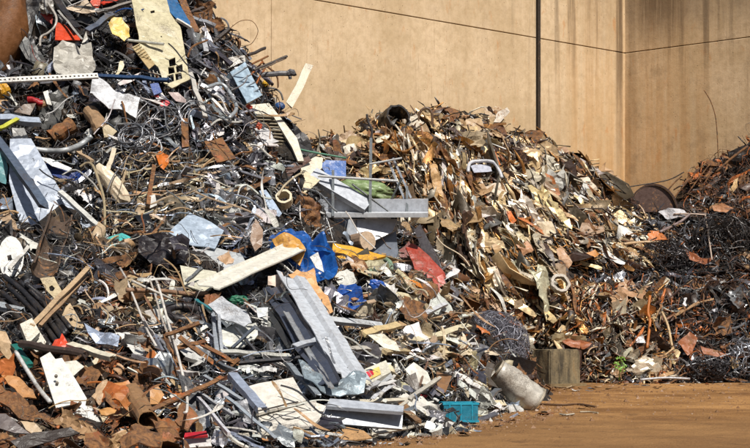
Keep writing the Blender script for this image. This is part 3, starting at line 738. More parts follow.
plate('rusty_plate', 'flat rust orange plate right of the silver coils', 'plate', [(204, 141), (222, 138), (236, 158), (217, 162)], C(178, 104, 56), .75, (.2, -.6, .75), mat=M_RUST, lm='flat rust plate')
plate('rusty_plate', 'upright rust brown plate beside the hanging silver coil', 'plate', [(181, 118), (188, 118), (189, 146), (182, 147)], C(150, 88, 40), .55, mat=M_RUST)
bar('steel_bar', 'grey-white tapering strip hanging from the cream vent panel', 'metal strip', (190, 73), (205, 117), 4.5, C(206, 202, 194), lift=.85, lm='hanging grey strip')
plate('crumpled_sheet', 'pinkish grey torn sheet under the cream vent panel', 'metal sheet', [(168, 92), (178, 92), (186, 100), (186, 103), (176, 101)], C(206, 184, 180), .7, crumple=.06)
# --- the crest
bar('steel_bar', 'grey flat bar sticking out of the crest below the brown top channel', 'bar', (190, 17), (215, 26), 5, C(152, 156, 164), lift=.3, D0=37.6, D1=37.6, lm='grey crest bar')
bar('steel_bar', 'dark bar stub beside the grey crest bar', 'bar', (192, 12), (204, 8), 3, C(84, 74, 70), lift=.3, D0=37.6, D1=37.7)
plate('metal_plate', 'tan grey square plate under the grey crest bar', 'metal plate', [(197, 30), (206, 24), (212, 28), (204, 38)], C(204, 178, 150), .3, D=37.6)
bar('metal_strip', 'pale grey upright offcut on the crest slope', 'metal strip', (204, 37), (206, 52), 5, C(188, 190, 194), lift=.5, lm='pale upright offcut')
bar('steel_bar', 'black pointed bar sticking out of the crest into the wall view', 'bar', (213, 43), (229, 29), 3.4, C(60, 50, 46), lift=.3, D0=37.6, D1=37.8, lm='black pointed bar')
tube('loose_wire', 'thin brown wire looping out from the black pointed bar', 'wire', [(228, 30), (240, 21), (252, 21), (258, 31), (252, 43), (244, 46)], .7, C(70, 50, 38), 0, D=37.6, mat=M_RUST)
tube('loose_wire', 'thin wire loop beside the crest under the black pointed bar', 'wire', [(222, 46), (231, 40), (236, 34), (233, 44), (226, 50)], .7, C(70, 50, 38), 0, D=37.5, mat=M_RUST)
for q, (a, b, c, w_) in enumerate([((248, 55), (265, 48), C(70, 62, 58), 3.2), ((252, 64), (268, 56), C(148, 100, 60), 2), ((254, 70), (287, 56), C(84, 76, 70), 2.6), ((262, 69), (286, 58), C(124, 108, 94), 1.6), ((250, 76), (262, 62), C(176, 104, 52), 2), ((256, 84), (266, 66), C(160, 94, 46), 2)]):
    bar('rusty_bar', ['stubby dark bar at the top of the bars beside the galvanised duct', 'short brown bar under the stubby dark bar', 'longest dark bar pointing up beside the galvanised duct', 'slim grey-brown bar along the longest dark bar', 'orange rusty bar crossing behind the galvanised duct', 'orange rusty bar below the crossing one beside the duct'][q], 'bar', a, b, w_, c, 'round', lift=.4, D0=37.6, D1=38.2, mat=M_WORN)
fp = root('fitted_pipe', at(280, 75, .3, 37.8), 'dark grey pipe with end fitting sticking out level from the crest', 'pipe', 'dark fitted pipe')
fpp = bar('pipe', None, None, (261, 75), (292, 72.5), 5.4, C(112, 112, 116), 'round', lift=.3, D0=37.8, D1=37.8, parent=fp)
bar('end_collar', None, None, (288, 72.8), (295.5, 72.2), 7, C(104, 104, 108), 'round', lift=.3, D0=37.8, D1=37.8, parent=fpp)
bar('outlet', None, None, (290, 75), (290.3, 79), 3.4, C(96, 96, 100), 'round', lift=.3, D0=37.8, D1=37.8, parent=fpp)
du = root('metal_duct', at(246, 82, .6), 'bluish galvanised duct with ribs leaning on the crest', 'duct', 'galvanised duct')
dD = depth(240, 90)
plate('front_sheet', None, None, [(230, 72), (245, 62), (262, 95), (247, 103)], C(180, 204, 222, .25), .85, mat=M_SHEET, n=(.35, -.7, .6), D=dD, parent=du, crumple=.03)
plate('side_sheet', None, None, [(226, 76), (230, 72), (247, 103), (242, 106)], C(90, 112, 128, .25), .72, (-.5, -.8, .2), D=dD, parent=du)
for i in range(4):
    t = (i + .6) / 4.4; bar('rib', None, None, (230 + 17 * t, 72 + 31 * t), (245 + 17 * t, 62 + 33 * t), 1.6, C(206, 222, 234, .3), lift=.9, D0=dD, D1=dD, parent=du, mask=False)
plate('crumpled_sheet', 'white crumpled foil on top of the galvanised duct', 'foil', [(222, 60), (233, 56), (245, 55), (246, 61), (236, 65), (225, 70)], C(240, 236, 228), .9, crumple=.14, L=.1, lm='white foil on duct')
bar('cream_board', 'cream narrow board leaning up against the wall view beside the crest', 'board', (289, 105), (309, 65), 8, C(240, 228, 204), 'rect', 2.5, lift=.35, D0=37.4, D1=37.9, lm='cream leaning board', up=(.3, -.9, .2))
bag('plastic_tub', 'small blue plastic tub at the foot of the cream leaning board', 'plastic scrap', 280, 106, 10, 8, C(28, 86, 150), .5, amp=.2, lm='blue plastic tub')
bag('plastic_scrap', 'small yellow scrap beside the galvanised duct', 'plastic scrap', 266, 83, 8, 7, C(236, 186, 50), .5, amp=.75, freq=2.6, lm='small yellow scrap')
tube('bent_tube', 'grey bent handle between the duct and the cream leaning board', 'handle', [(264, 90), (272, 88), (280, 92), (283, 100)], 2, C(120, 116, 112), .5)
# radiator: cream casing, dark fins
ra = root('radiator', at(278, 130, .8), 'cream radiator with dark fins leaning on the heap crest', 'radiator', 'cream radiator')
rD = depth(276, 128)
rn = (-.35, -.85, .45)
plate('casing', None, None, [(248, 105), (269, 103), (297, 138), (304, 161), (298, 161), (292, 147), (274, 117), (252, 113)], C(244, 236, 216), 1.0, (.25, -.75, .6), thick=.05, D=rD, parent=ra)
fbk = plate('fin_backing', None, None, [(252, 113), (274, 117), (292, 147), (298, 161), (282, 157), (264, 138)], C(52, 48, 42), .85, rn, thick=.05, D=rD, parent=ra)
for i in range(13):
    t = i / 12; x0, y0 = 252 + 31 * t, 116 + 42 * t; x1 = 273 + 23 * t
    bar('fin', None, None, (x0 + 1, y0), (x1, y0 + 1), 1.3, C(176, 164, 140), lift=.95, D0=rD, D1=rD, parent=fbk, mask=False)
bag('plastic_scrap', 'red plastic scrap at the top corner of the cream radiator', 'plastic scrap', 249, 107, 7, 6, C(214, 74, 50), .9, amp=.75, freq=2.6)
bag('plastic_scrap', 'orange-red plastic scrap against the fins of the radiator', 'plastic scrap', 259, 126, 7, 8, C(226, 84, 40), .95, amp=.75, freq=2.6)
plate('metal_sheet', 'black sheet hanging behind the cream radiator', 'metal sheet', [(292, 122), (306, 134), (314, 152), (304, 156), (296, 140)], C(46, 44, 46), .3, crumple=.1, D=37.3)
plate('folded_sheet', 'white folded sheet below the cream radiator', 'metal sheet', [(300, 166), (316, 156), (323, 158), (322, 168), (309, 178), (302, 176)], C(244, 234, 212), .6, (.3, -.7, .6), crumple=.05, lm='white folded sheet')
plate('square_plate', 'cream square plate below the white folded sheet', 'plate', [(287, 178), (304, 170), (320, 180), (304, 194)], C(242, 230, 196), .85, (.15, -.55, .8), lm='cream square plate')
can('pipe_end', 'short cream pipe end showing its open mouth', 'pipe', (284, 203), (284, 196), 17, C(232, 216, 182), .7, 1.0, mat=M_CLEAN, lm='cream pipe end', crush=False, wall=.72)
plate('crumpled_sheet', 'dark brown twisted sheet beside the cream square plate', 'metal sheet', [(279, 172), (290, 165), (308, 156), (311, 161), (300, 168), (284, 182), (278, 182)], C(96, 62, 48), .7, crumple=.1, mat=M_WORN, lm='brown twisted sheet')
tube('green_rod', 'thin green rod running from the radiator toward the steel hopper', 'rod', [(286, 146), (312, 152), (346, 158)], 2, C(70, 140, 110), 1.1, D=37.6, lm='thin green rod')
tube('pale_strip', 'pale bent strip rising beside the cream square plate', 'metal strip', [(278, 196), (284, 186), (296, 176), (304, 172)], 2.2, C(206, 190, 160), .95)
plate('metal_plate', 'light blue plate pointing down above the blue tarpaulin', 'metal plate', [(259, 191), (266, 190), (282, 213), (279, 217), (272, 214)], C(186, 204, 228), .8, (.1, -.7, .7), lm='light blue pointed plate')
# --- middle
plate('black_sheet', 'crumpled black plastic sheet in the centre of the heap', 'plastic sheet', [(139, 236), (150, 228), (166, 232), (180, 236), (190, 248), (186, 262), (168, 268), (150, 266), (138, 252)], C(38, 34, 40), .55, crumple=.28, L=.1, mat=M_SOFT, lm='black plastic sheet')
plate('black_sheet', 'crumpled dark plastic bag edge beside the pale blue panel', 'plastic sheet', [(168, 236), (182, 234), (190, 240), (187, 250), (174, 250)], C(66, 62, 72), .8, crumple=.2, L=.09, mat=M_SOFT)
plate('sheet_metal', 'pale blue-grey square panel standing above the black plastic', 'panel', [(169, 232), (190, 212), (224, 230), (215, 249), (192, 246)], C(188, 204, 222, .15), .6, mat=M_SHEET, n=(.15, -.65, .75), crumple=.05, lm='pale blue square panel')
plate('sheet_metal', 'light grey flat panel under the cream gutter', 'panel', [(186, 252), (214, 248), (240, 252), (246, 262), (222, 276), (196, 272)], C(210, 214, 216, .1), .6, mat=M_SHEET, n=(.1, -.45, .9), crumple=.05, L=.2, lm='light grey flat panel')
plate('sheet_metal', 'cream flat panel lying under the light grey one', 'panel', [(180, 266), (216, 272), (222, 280), (206, 292), (184, 284)], C(230, 226, 204), .5, (.1, -.4, .9), crumple=.04, lm='cream flat panel')
# cream gutter: U profile, long
folded('cream_gutter', 'long cream folded gutter pointing up toward the blue tarpaulin', 'gutter', (209, 286), (295, 247), 27, [(-.5, .10), (-.44, .0), (-.36, -.02), (.16, .0), (.22, -.06), (.42, -.07), (.5, .0)], C(246, 242, 228), 1.2, 1.45, (-.05, -.5, .86), M_SHEET, 'long cream gutter', wob=.25)
mask_poly([(199, 280), (292, 237), (297, 257), (222, 293)])
# blue tarpaulin with yellow foam
plate('tarpaulin', 'shiny blue crumpled tarpaulin beside the long cream gutter', 'tarpaulin', [(268, 238), (278, 230), (292, 228), (308, 231), (322, 240), (332, 254), (338, 268), (332, 279), (318, 281), (302, 274), (288, 270), (274, 258)], C(30, 104, 190), .75, (.1, -.7, .7), crumple=.42, L=.075, mat=M_SOFT, edge=.03, lm='blue tarpaulin')
plate('foam_sheet', 'yellow and brown foam lining inside the blue tarpaulin', 'foam', [(272, 238), (284, 234), (300, 238), (306, 250), (300, 264), (290, 256), (276, 246)], C(224, 164, 70), 1.5, (.1, -.85, .5), crumple=.16, L=.1, mat=M_WORN, lm='yellow foam lining')
plate('crumpled_foil', 'white crumpled foil patch on the blue tarpaulin', 'foil', [(310, 256), (318, 252), (322, 262), (324, 272), (316, 268)], C(236, 236, 234), 1.55, crumple=.1, L=.08)
tube('loose_strap', 'white strap across the blue tarpaulin', 'strap', [(304, 241), (320, 242), (336, 242)], 1.5, C(220, 220, 220), 1.5)
plate('bent_sheet', 'peach tan bent sheet below the blue tarpaulin', 'metal sheet', [(288, 274), (297, 269), (306, 272), (314, 268), (318, 284), (328, 296), (333, 312), (322, 318), (312, 306), (300, 288)], C(234, 178, 120), .75, (.2, -.6, .75), crumple=.12, L=.13, lm='peach bent sheet')
plate('crumpled_sheet', 'pink cream paper-like scrap above the grey folded panels', 'scrap', [(268, 276), (282, 272), (286, 282), (280, 288), (268, 284)], C(238, 214, 196), .9, crumple=.1, L=.1)
plate('plastic_sheet', 'crumpled blue plastic sheet below the peach bent sheet', 'plastic sheet', [(330, 294), (340, 286), (354, 287), (366, 300), (366, 308), (352, 312), (338, 308)], C(24, 84, 172), .6, (.1, -.6, .8), crumple=.34, L=.075, mat=M_SOFT, lm='crumpled blue plastic')
bag('plastic_scrap', 'small bright blue plastic scrap under the yellow plank', 'plastic scrap', 377, 285, 18, 11, C(20, 88, 186), .5, amp=.4, ang=-15, lm='small blue scrap')
# grey folded panels
PR1 = [(-.5, -.02), (-.40, .10), (-.12, .12), (-.04, 0), (.30, .02), (.36, .14), (.5, .16)]
PR2 = [(-.5, .12), (-.36, 0), (.05, .0), (.16, .16), (.5, .18)]
folded('folded_sheet', 'long light grey folded panel slanting down to the toe of the heap', 'panel', (292, 278), (354, 380), 34, PR1, C(222, 228, 236, .1), .95, 1.0, (.30, -.62, .75), M_SHEET, 'long grey panel', wob=.6)
folded('folded_sheet', 'dark navy grey folded panel beside the long light grey one', 'panel', (273, 288), (330, 384), 20, PR2, C(84, 92, 110, .3), .85, .8, (-.15, -.7, .65), M_SHEET, 'navy grey panel')
folded('folded_sheet', 'charcoal folded panel with a rusty edge under the navy one', 'panel', (258, 291), (296, 346), 16, PR2, C(70, 72, 74, .3), .75, .7, (-.3, -.7, .6), M_SHEET, 'charcoal panel')
folded('folded_sheet', 'slim pale folded trim along the edge of the navy grey panel', 'trim', (285, 312), (332, 388), 6, PR2, C(190, 194, 198, .4), 1.1, .95, (.2, -.6, .7), M_SHINY, 'slim pale trim')
bar('steel_channel', 'grey channel laid across the long grey panel', 'steel channel', (294, 347), (338, 333), 6, C(206, 212, 220, .1), 'U', lift=1.9, mat=M_SHEET, lm='grey crossing channel')
plate('crumpled_sheet', 'bluish crumpled sheet at the foot of the long grey panel', 'metal sheet', [(298, 360), (314, 372), (338, 380), (352, 376), (366, 374), (364, 392), (340, 396), (320, 392), (304, 380)], C(150, 166, 176, .3), .8, (.2, -.55, .8), crumple=.16, L=.12, lm='bluish crumpled sheet')
bar('galvanised_channel', 'galvanised trim under the navy grey panel', 'channel', (286, 362), (318, 396), 6, C(178, 188, 196, .4), 'U', lift=.7)
# toe: white panels and grey beams
plate('flat_sheet', 'white flat panel with a bent rim at the toe of the heap', 'panel', [(247, 387), (293, 377), (306, 400), (256, 414)], C(240, 234, 222), .75, (.1, -.45, .9), crumple=.02, L=.25, lm='white flat panel', thick=.04)
plate('flat_sheet', 'white lower panel split off beneath the white flat panel', 'panel', [(254, 415), (306, 402), (316, 400), (320, 418), (312, 426), (262, 432)], C(238, 232, 220), .6, (.05, -.35, .95), crumple=.03, L=.2, lm='white lower panel', thick=.04)
tube('bent_rod', 'black bent rod lying on the white flat panel', 'rod', [(258, 411), (272, 408), (288, 404), (298, 402)], 1.6, C(60, 56, 54), 1.05, lm='black rod on panel')
tube('loose_wire', 'wavy black wire on the white lower panel', 'wire', [(258, 416), (268, 420), (276, 414), (286, 420), (300, 417)], .9, BLACK, .95)
bar('steel_channel', 'pale blue-grey channel leaning on the white flat panel', 'steel channel', (232, 375), (262, 410), 10, C(176, 188, 210, .2), 'U', lift=1.0, lm='pale leaning channel')
bar('steel_bar', 'grey long bar running down to the toe beside the white flat panel', 'bar', (226, 398), (276, 440), 4, C(176, 186, 196), 'L', lift=.8, lm='grey toe bar')
tri = plate('torn_plate', 'white torn triangle beside the white lower panel', 'metal plate', [(316, 402), (326, 406), (318, 422), (314, 414)], C(236, 228, 212), .8)
gb = root('grey_beam', at(362, 414, .7), 'large grey folded beam lying at the toe of the heap', 'beam', 'large grey beam')
bD = depth(362, 418)
plate('top_face', None, None, [(330, 398), (404, 406), (403, 412), (326, 406)], C(196, 202, 212), .75, (.05, -.4, .9), D=bD, parent=gb, thick=.05, mat=M_SHEET)
plate('front_face', None, None, [(326, 407), (403, 413), (402, 429), (338, 424), (322, 416)], C(178, 186, 198), .72, (.1, -.85, .5), D=bD, parent=gb, thick=.05, mat=M_SHEET)
# box with a sticker
wb = root('white_box', at(372, 372, .8), 'dented white metal box with a red and yellow sticker', 'box', 'white sticker box')
wD = depth(372, 374)
plate('box_face', None, None, [(362, 370), (386, 360), (391, 372), (366, 386)], C(222, 218, 200), .85, (.1, -.7, .7), D=wD, parent=wb, thick=.12, crumple=.03, L=.15)
plate('box_side', None, None, [(366, 387), (391, 373), (393, 377), (368, 393)], C(182, 186, 190), .85, (.1, -.95, .2), D=wD, parent=wb, thick=.04)
plate('yellow_sticker', None, None, [(366, 372), (379, 366.5), (381, 374), (369, 380)], C(246, 212, 110), .9, (.1, -.7, .7), D=wD, parent=wb, thick=.015, mat=M_SOFT)
plate('red_sticker', None, None, [(365, 372.5), (372, 369.5), (374, 374), (368, 378)], C(216, 36, 60), .93, (.1, -.7, .7), D=wD, parent=wb, thick=.015, mat=M_SOFT)
for q, (a, b, w_, sec_, c, lab, l) in enumerate([
    ((368, 388), (394, 372), 5, 'rect', C(206, 208, 212), 'grey flat bar just below the white sticker box', .95), ((372, 400), (392, 386), 4, 'L', C(216, 218, 222), 'pale angle bar under the grey flat bar', .9),
    ((380, 396), (396, 374), 3, 'rect', C(226, 222, 214), 'white slim bar standing beside the sticker box', .95), ((350, 403), (410, 400), 5, 'rect', C(228, 220, 200), 'cream level strip above the large grey beam', .6),
    ((405, 402), (442, 424), 6, 'rect', C(232, 230, 222), 'white plank sloping down to the blue crate', .6), ((400, 404), (418, 422), 7, 'rect', C(150, 116, 82), 'brown board end beside the large grey beam', .55),
    ((396, 410), (440, 378), 3.4, 'U', C(220, 214, 198), 'long white rod leaning up beside the blue crate', .8), ((410, 398), (450, 370), 4, 'rect', C(204, 200, 190), 'grey white rod above the blue crate', .8),
    ((420, 385), (434, 345), 2.6, 'round', C(130, 96, 76), 'brown thin rod standing in the pale scrap', .9)]):
    bar('metal_bar' if c[0] > .3 else 'wooden_bar', lab, 'bar', a, b, w_, c, sec_, lift=l, lm=lab.split(' ', 1)[0] + ' ' + ' '.join(lab.split(' ')[1:3]))
# planks
for q, (a, b, w_, c, lab, lm, l) in enumerate([
    ((416, 341), (469, 326), 8, C(238, 226, 190), 'chipped cream plank end reaching the wire ball', 'chipped cream plank', .8),
    ((363, 334), (398, 325), 8, C(220, 196, 146), 'tan plank lying above the sticker box', 'tan level plank', .8),
    ((398, 326), (440, 317), 7, C(214, 178, 134), 'brown tan plank behind the tan level plank', 'brown tan plank', .7),
    ((330, 320), (382, 326), 8, C(206, 210, 214), 'pale grey plank end below the crushed blue drum', 'pale grey plank', .8),
    ((383, 296), (420, 309), 7, C(222, 196, 156), 'tan plank slanting down under the red plate', 'slanting tan plank', .75),
    ((420, 316), (446, 304), 5, C(222, 224, 228), 'white short bar above the chipped cream plank', 'white short bar', .75),
    ((352, 300), (384, 292), 4, C(176, 130, 92), 'brown stick behind the small blue scrap', 'brown stick', .6),
    ((384, 352), (440, 350), 7, C(200, 178, 136), 'long beige plank lying level above the white plank', 'long beige plank', .7),
    ((345, 348), (392, 352), 6, C(196, 190, 178), 'grey beige plank beside the long grey panel', 'grey beige plank', .7),
    ((440, 355), (478, 352), 6, C(214, 190, 150), 'beige plank end under the wire ball', 'beige plank end', .7)]):
    bar('wooden_plank', lab, 'plank', a, b, w_, c, 'rect', w_ * .5, lift=l, mat=M_WOOD, lm=lm)
plate('rounded_bumper', 'cream rounded bumper panel among the planks', 'panel', [(368, 334), (384, 334), (396, 342), (400, 352), (384, 348)], C(232, 226, 204), .95, crumple=.08, L=.12, lm='cream rounded panel')
plate('metal_plate', 'white peaked plate among the pale scrap above the blue crate', 'metal plate', [(404, 370), (414, 362), (428, 372), (432, 384), (418, 384)], C(240, 236, 224), .8, crumple=.04, lm='white peaked plate')
plate('metal_plate', 'dark triangular plate beneath the white peaked plate', 'metal plate', [(404, 378), (416, 372), (422, 394), (410, 398)], C(112, 104, 96), .85)
plate('cardboard_flap', 'brown cardboard flap beside the blue crate', 'cardboard', [(436, 372), (452, 376), (446, 392), (438, 392)], C(150, 110, 74), .6, crumple=.05, mat=M_WOOD)
bag('plastic_scrap', 'small red plastic scrap above the blue crate', 'plastic scrap', 423, 396, 9, 5, C(200, 40, 60), .7, amp=.75, freq=2.6)

# --- the steel hopper frame
FD = 36.9
fr = root('steel_hopper', P(370, 212, FD), 'grey painted steel hopper frame with railings between the two heaps', 'steel frame', 'grey hopper frame')
def fbar(nm, p0, p1, w_, h_, c, sec_='rect', d=0., up=(0, -1, 0)):
    a, b = P(*p0, FD + d), P(*p1, FD + d); k = FD / F
    s = {'rect': rect(h_ * k, w_ * k), 'I': isec(h_ * k, w_ * k, .03), 'round': circ(w_ * k / 2, 8)}[sec_]
    v, f = sweep([a, a.lerp(b, .5), b], s, Vector(up)); o = emit(nm, v, f, c, M_CLEAN, None, None, fr)
    return o
FG = C(164, 170, 178)
v, f = sweep([P(312, 207, FD), P(428, 207, FD - .25)], rect(.22, .33), Vector((0, -.12, 1))); emit('girder', v, f, C(204, 210, 220), M_SHEET, None, None, fr)
v, f = sweep([P(313, 214.5, FD - .18), P(428, 214.5, FD - .45)], rect(.16, .09), Vector((0, -.25, 1))); emit('lower_flange', v, f, C(222, 226, 232), M_SHEET, None, None, fr)
v, f = sweep([P(312, 174, FD - .1), P(368, 207, FD - .3)], usec(.34, .12, .03), Vector((.3, -.75, .55))); emit('diagonal_beam', v, f, C(206, 212, 222), M_SHEET, None, None, fr)
v, f = sweep([P(304, 196, FD + .1), P(330, 226, FD + .1)], rect(.3, .1), Vector((.3, -.75, .55))); emit('diagonal_beam', v, f, C(150, 156, 164), M_SHEET, None, None, fr)
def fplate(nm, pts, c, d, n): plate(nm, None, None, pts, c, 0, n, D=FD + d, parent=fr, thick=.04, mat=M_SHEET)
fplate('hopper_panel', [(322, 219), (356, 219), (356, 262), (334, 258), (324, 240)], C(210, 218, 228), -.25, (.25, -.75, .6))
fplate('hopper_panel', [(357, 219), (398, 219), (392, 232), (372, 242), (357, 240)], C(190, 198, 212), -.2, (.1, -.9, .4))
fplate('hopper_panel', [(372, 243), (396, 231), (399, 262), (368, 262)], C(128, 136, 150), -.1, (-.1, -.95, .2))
fplate('gusset', [(350, 219), (357, 219), (357, 243), (347, 236)], C(190, 196, 204), -.35, (.8, -.5, .3))
for p0, p1, w_ in (((333, 170), (333, 216), 2.6), ((371, 138), (370, 216), 2.8), ((407, 186), (407, 214), 2.4)): fbar('post', p0, p1, w_, w_, C(140, 148, 154), 'rect', -.3)
tube('post_hook', None, None, [(370.5, 140), (372, 130), (368, 121), (367, 114)], 2.6, C(70, 66, 66), 0, D=FD - .3, parent=fr)
for p0, p1, w_ in (((318, 176), (398, 181), 2.6), ((370, 164), (402, 158), 2)): fbar('rail', p0, p1, w_, w_, C(196, 198, 198), 'round', -.32)
for p0, p1 in (((388, 160), (407, 205)), ((393, 158), (411, 198))): fbar('brace', p0, p1, 3.4, 2, C(178, 186, 198), 'rect', -.2)
for p0, p1 in (((352, 184), (392, 214)), ((402, 178), (388, 206))): fbar('brace', p0, p1, 2, 2, C(84, 90, 92), 'round', -.25)
fbar('bracket', (327, 240), (335, 262), 3, 3, C(184, 188, 192), 'rect', -.1); fbar('bracket', (322, 232), (335, 226), 3, 3, C(120, 124, 128), 'rect', -.1)
mask_poly([(312, 174), (330, 170), (398, 180), (428, 200), (428, 218), (398, 219), (398, 262), (330, 262), (320, 219)])
bag('green_sack', 'slack green woven sack lying inside the hopper frame', 'sack', 366, 190, 58, 22, C(140, 164, 108), 0, amp=.45, freq=2.2, ang=-10, D=38.4, lm='slack green sack', sub=4)
plate('blue_plate', 'bright blue plate behind the diagonal beam of the hopper frame', 'metal plate', [(317, 168), (326, 160), (346, 161), (346, 178), (324, 178)], C(22, 98, 184), 0, (.1, -.9, .4), D=38.4, lm='bright blue plate')
lg = root('log_roller', at(362, 242, .9), 'brown round roller with a pale end disc, sunlight in its colour, under the hopper frame', 'roller', 'pale-ended roller')
lD = 36.2; a, b = P(350, 245, lD + .35), P(367, 241, lD - .12); ax = (b - a).normalized()
v, f = sweep([a, a.lerp(b, .5), b], circ(.2, 18), Vector((0, 0, 1))); emit('body', v, f, C(168, 140, 116), M_WOOD, None, None, lg)
v, f = sweep([b + ax * .002, b + ax * .03], circ(.195, 18), Vector((0, 0, 1))); emit('end_disc', v, f, C(222, 194, 164), M_WOOD, None, None, lg)  # disc paler than the body: sunlight on it put into the colour
mask_poly([(348, 232), (378, 230), (378, 252), (350, 254)])
plate('yellow_plank', 'orange-yellow plank lying under the round roller', 'plank', [(333, 243), (352, 246), (386, 256), (372, 260), (340, 259), (332, 252)], C(244, 182, 56), .9, (.1, -.6, .8), crumple=.02, lm='orange-yellow plank', mat=M_WORN, thick=.05)
tube('bent_hose', 'green and white bent hose under the orange-yellow plank', 'hose', [(370, 276), (373, 264), (380, 258), (389, 262), (391, 270)], 6, C(146, 172, 146), .8, lm='green bent hose', mat=M_SOFT)
plate('red_plate', 'large brick red plate with jagged edge under the hopper frame', 'metal plate', [(406, 247), (412, 243), (421, 248), (445, 272), (446, 278), (424, 281), (421, 275), (414, 270), (412, 262)], C(176, 66, 46), 1.3, (.25, -.7, .6), thick=.03, edge=.02, lm='brick red plate')
plate('red_plate', 'small brick red fragment below the large one', 'metal plate', [(432, 279), (443, 274), (446, 284), (440, 287), (438, 300), (434, 298), (436, 288)], C(190, 66, 46), .8, edge=.02, lm='small red fragment')
plate('red_plate', 'dark red jagged fragment beside the round roller', 'metal plate', [(399, 250), (410, 242), (412, 252), (404, 262), (400, 262)], C(132, 56, 46), .7, edge=.03)
plate('steel_plate', 'dark grey steel plate leaning behind the brick red plate', 'metal plate', [(414, 230), (420, 224), (440, 262), (447, 285), (440, 276), (424, 254)], C(92, 88, 92), .6, (-.4, -.85, .35), D=38.6, lm='dark leaning plate')
bar('rusty_bar', 'long brown bar slanting down below the brick red plate', 'bar', (396, 266), (428, 300), 3, C(140, 92, 58), 'L', lift=.9, mat=M_RUST, lm='long brown bar')
bar('rusty_bar', 'orange flat bar beneath the brick red plate', 'bar', (402, 280), (428, 290), 6, C(216, 132, 46), lift=.8, lm='orange flat bar')
plate('swarf', 'brown clump of rusty swarf below the cream square plate', 'swarf', [(296, 198), (310, 196), (322, 208), (320, 232), (306, 236), (294, 222)], C(120, 78, 48), .4, crumple=.3, L=.07, mat=M_RUST, edge=.06, lm='rusty swarf clump')
plate('wrapped_scrap', 'brown and tan torn leaf-shaped plate above the cream gutter', 'metal plate', [(256, 218), (263, 230), (262, 246), (255, 252), (250, 240), (252, 226)], C(150, 118, 92), .85, crumple=.07, lm='leaf-shaped torn plate')
# --- lower part of the tall heap
bu = [((2, 292), (50, 346)), ((8, 286), (58, 344)), ((14, 283), (62, 338)), ((20, 282), (66, 332)), ((26, 284), (70, 328)), ((4, 276), (40, 312)), ((0, 300), (44, 350)), ((30, 290), (64, 334))]
NTH = ['fourth', 'fifth', 'sixth', 'seventh', 'uppermost', 'second', 'lowest', 'third']
for i, (a, b) in enumerate(bu):
    o = tube('black_cable', 'thick black cable, %s from the lower edge of its bundle by the tan plank' % NTH[i], 'cable', [a, ((a[0] + b[0]) / 2 + 2, (a[1] + b[1]) / 2 - 2), b], 5.5, C(38, 38, 42), .7 + .06 * (i % 3), mat=M_SOFT); o['group'] = 'black cables of the bundle'
LANDMARKS.append((36, 312, 'black cable bundle'))
mask_poly([(2, 280), (26, 280), (72, 328), (52, 350)])
bar('wooden_plank', 'long tan plank slanting across the black cables', 'plank', (32, 326), (88, 268), 5.5, C(206, 176, 138), 'rect', 3, lift=1.15, mat=M_WOOD, lm='long tan plank')
bar('wooden_plank', 'shadowed lower tan plank lying along the long tan plank', 'plank', (40, 326), (86, 277), 4, C(180, 146, 110), 'rect', 3, lift=1.05, mat=M_WOOD)  # shadow on the lower plank put into its darker tan
plate('bracket_plate', 'tan bracket plate with a round hole above the tan planks', 'bracket', [(40, 278), (54, 277), (64, 294), (58, 302), (46, 290)], C(206, 188, 150), .8, (.2, -.7, .7), holes=[[(49, 287), (52, 285), (55, 288), (53, 291), (50, 291)]], lm='tan bracket plate')
plate('bracket_plate', 'tan bracket plate with a small hole below the tan planks', 'bracket', [(60, 312), (70, 303), (84, 326), (78, 334), (66, 322)], C(200, 174, 136), .8, (.2, -.7, .7), holes=[[(69, 318), (72, 317), (73, 320), (70, 321)]], lm='lower tan bracket')
bx = root('white_carton', at(30, 332, .9), 'crushed white carton at the lower end of the black cables', 'carton', 'crushed white carton')
cD = depth(30, 332)
plate('carton_face', None, None, [(20, 324), (32, 318), (40, 332), (28, 344)], C(236, 230, 212), 1., (.2, -.7, .7), D=cD, parent=bx, thick=.1)
plate('carton_face', None, None, [(28, 344), (40, 332), (50, 348), (36, 352)], C(222, 216, 200), .95, (.1, -.85, .5), D=cD, parent=bx, thick=.06)
bar('galvanised_channel', 'short grey channel end at the frame edge above the white carton', 'channel', (-4, 305), (22, 311), 8, C(176, 184, 190), 'U', lift=.8, lm='short grey channel')
plate('rag', 'bright orange-red rag below the black cables', 'rag', [(51, 351), (55, 342), (60, 340), (62, 334), (67, 341), (70, 351), (60, 354)], C(236, 78, 42), .9, crumple=.14, L=.06, mat=M_SOFT, lm='orange-red rag')
bar('steel_pipe', 'dark brown pipe lying under the orange-red rag', 'pipe', (20, 344), (86, 355), 8, C(72, 58, 52), 'round', lift=1.0, lm='dark lying pipe', mat=M_WORN)
bar('trim_board', 'white trim board with a slotted edge beside the orange-red rag', 'board', (70, 345), (113, 358), 8, C(240, 232, 208), 'U', lift=.95, lm='white trim board')
plate('crumpled_sheet', 'silvery blue crumpled sheet above the white trim board', 'metal sheet', [(84, 322), (100, 332), (120, 338), (118, 348), (96, 344), (88, 334)], C(176, 190, 214, .3), .8, crumple=.14, L=.1, lm='silvery blue sheet')
pn = root('riveted_board', at(60, 382, 1.), 'white riveted panel with a hinged flap lying on the rust sheets', 'panel', 'white riveted panel')
pD = depth(66, 390)
plate('board', None, None, [(50, 360), (62, 358), (76, 380), (104, 428), (86, 436), (66, 402)], C(240, 240, 234), .9, (.15, -.65, .75), D=pD, parent=pn, thick=.05)
plate('flap', None, None, [(40, 358), (50, 352), (56, 360), (71, 398), (70, 405), (56, 408)], C(238, 236, 228), 1.05, (.2, -.7, .7), D=pD, parent=pn, thick=.03)
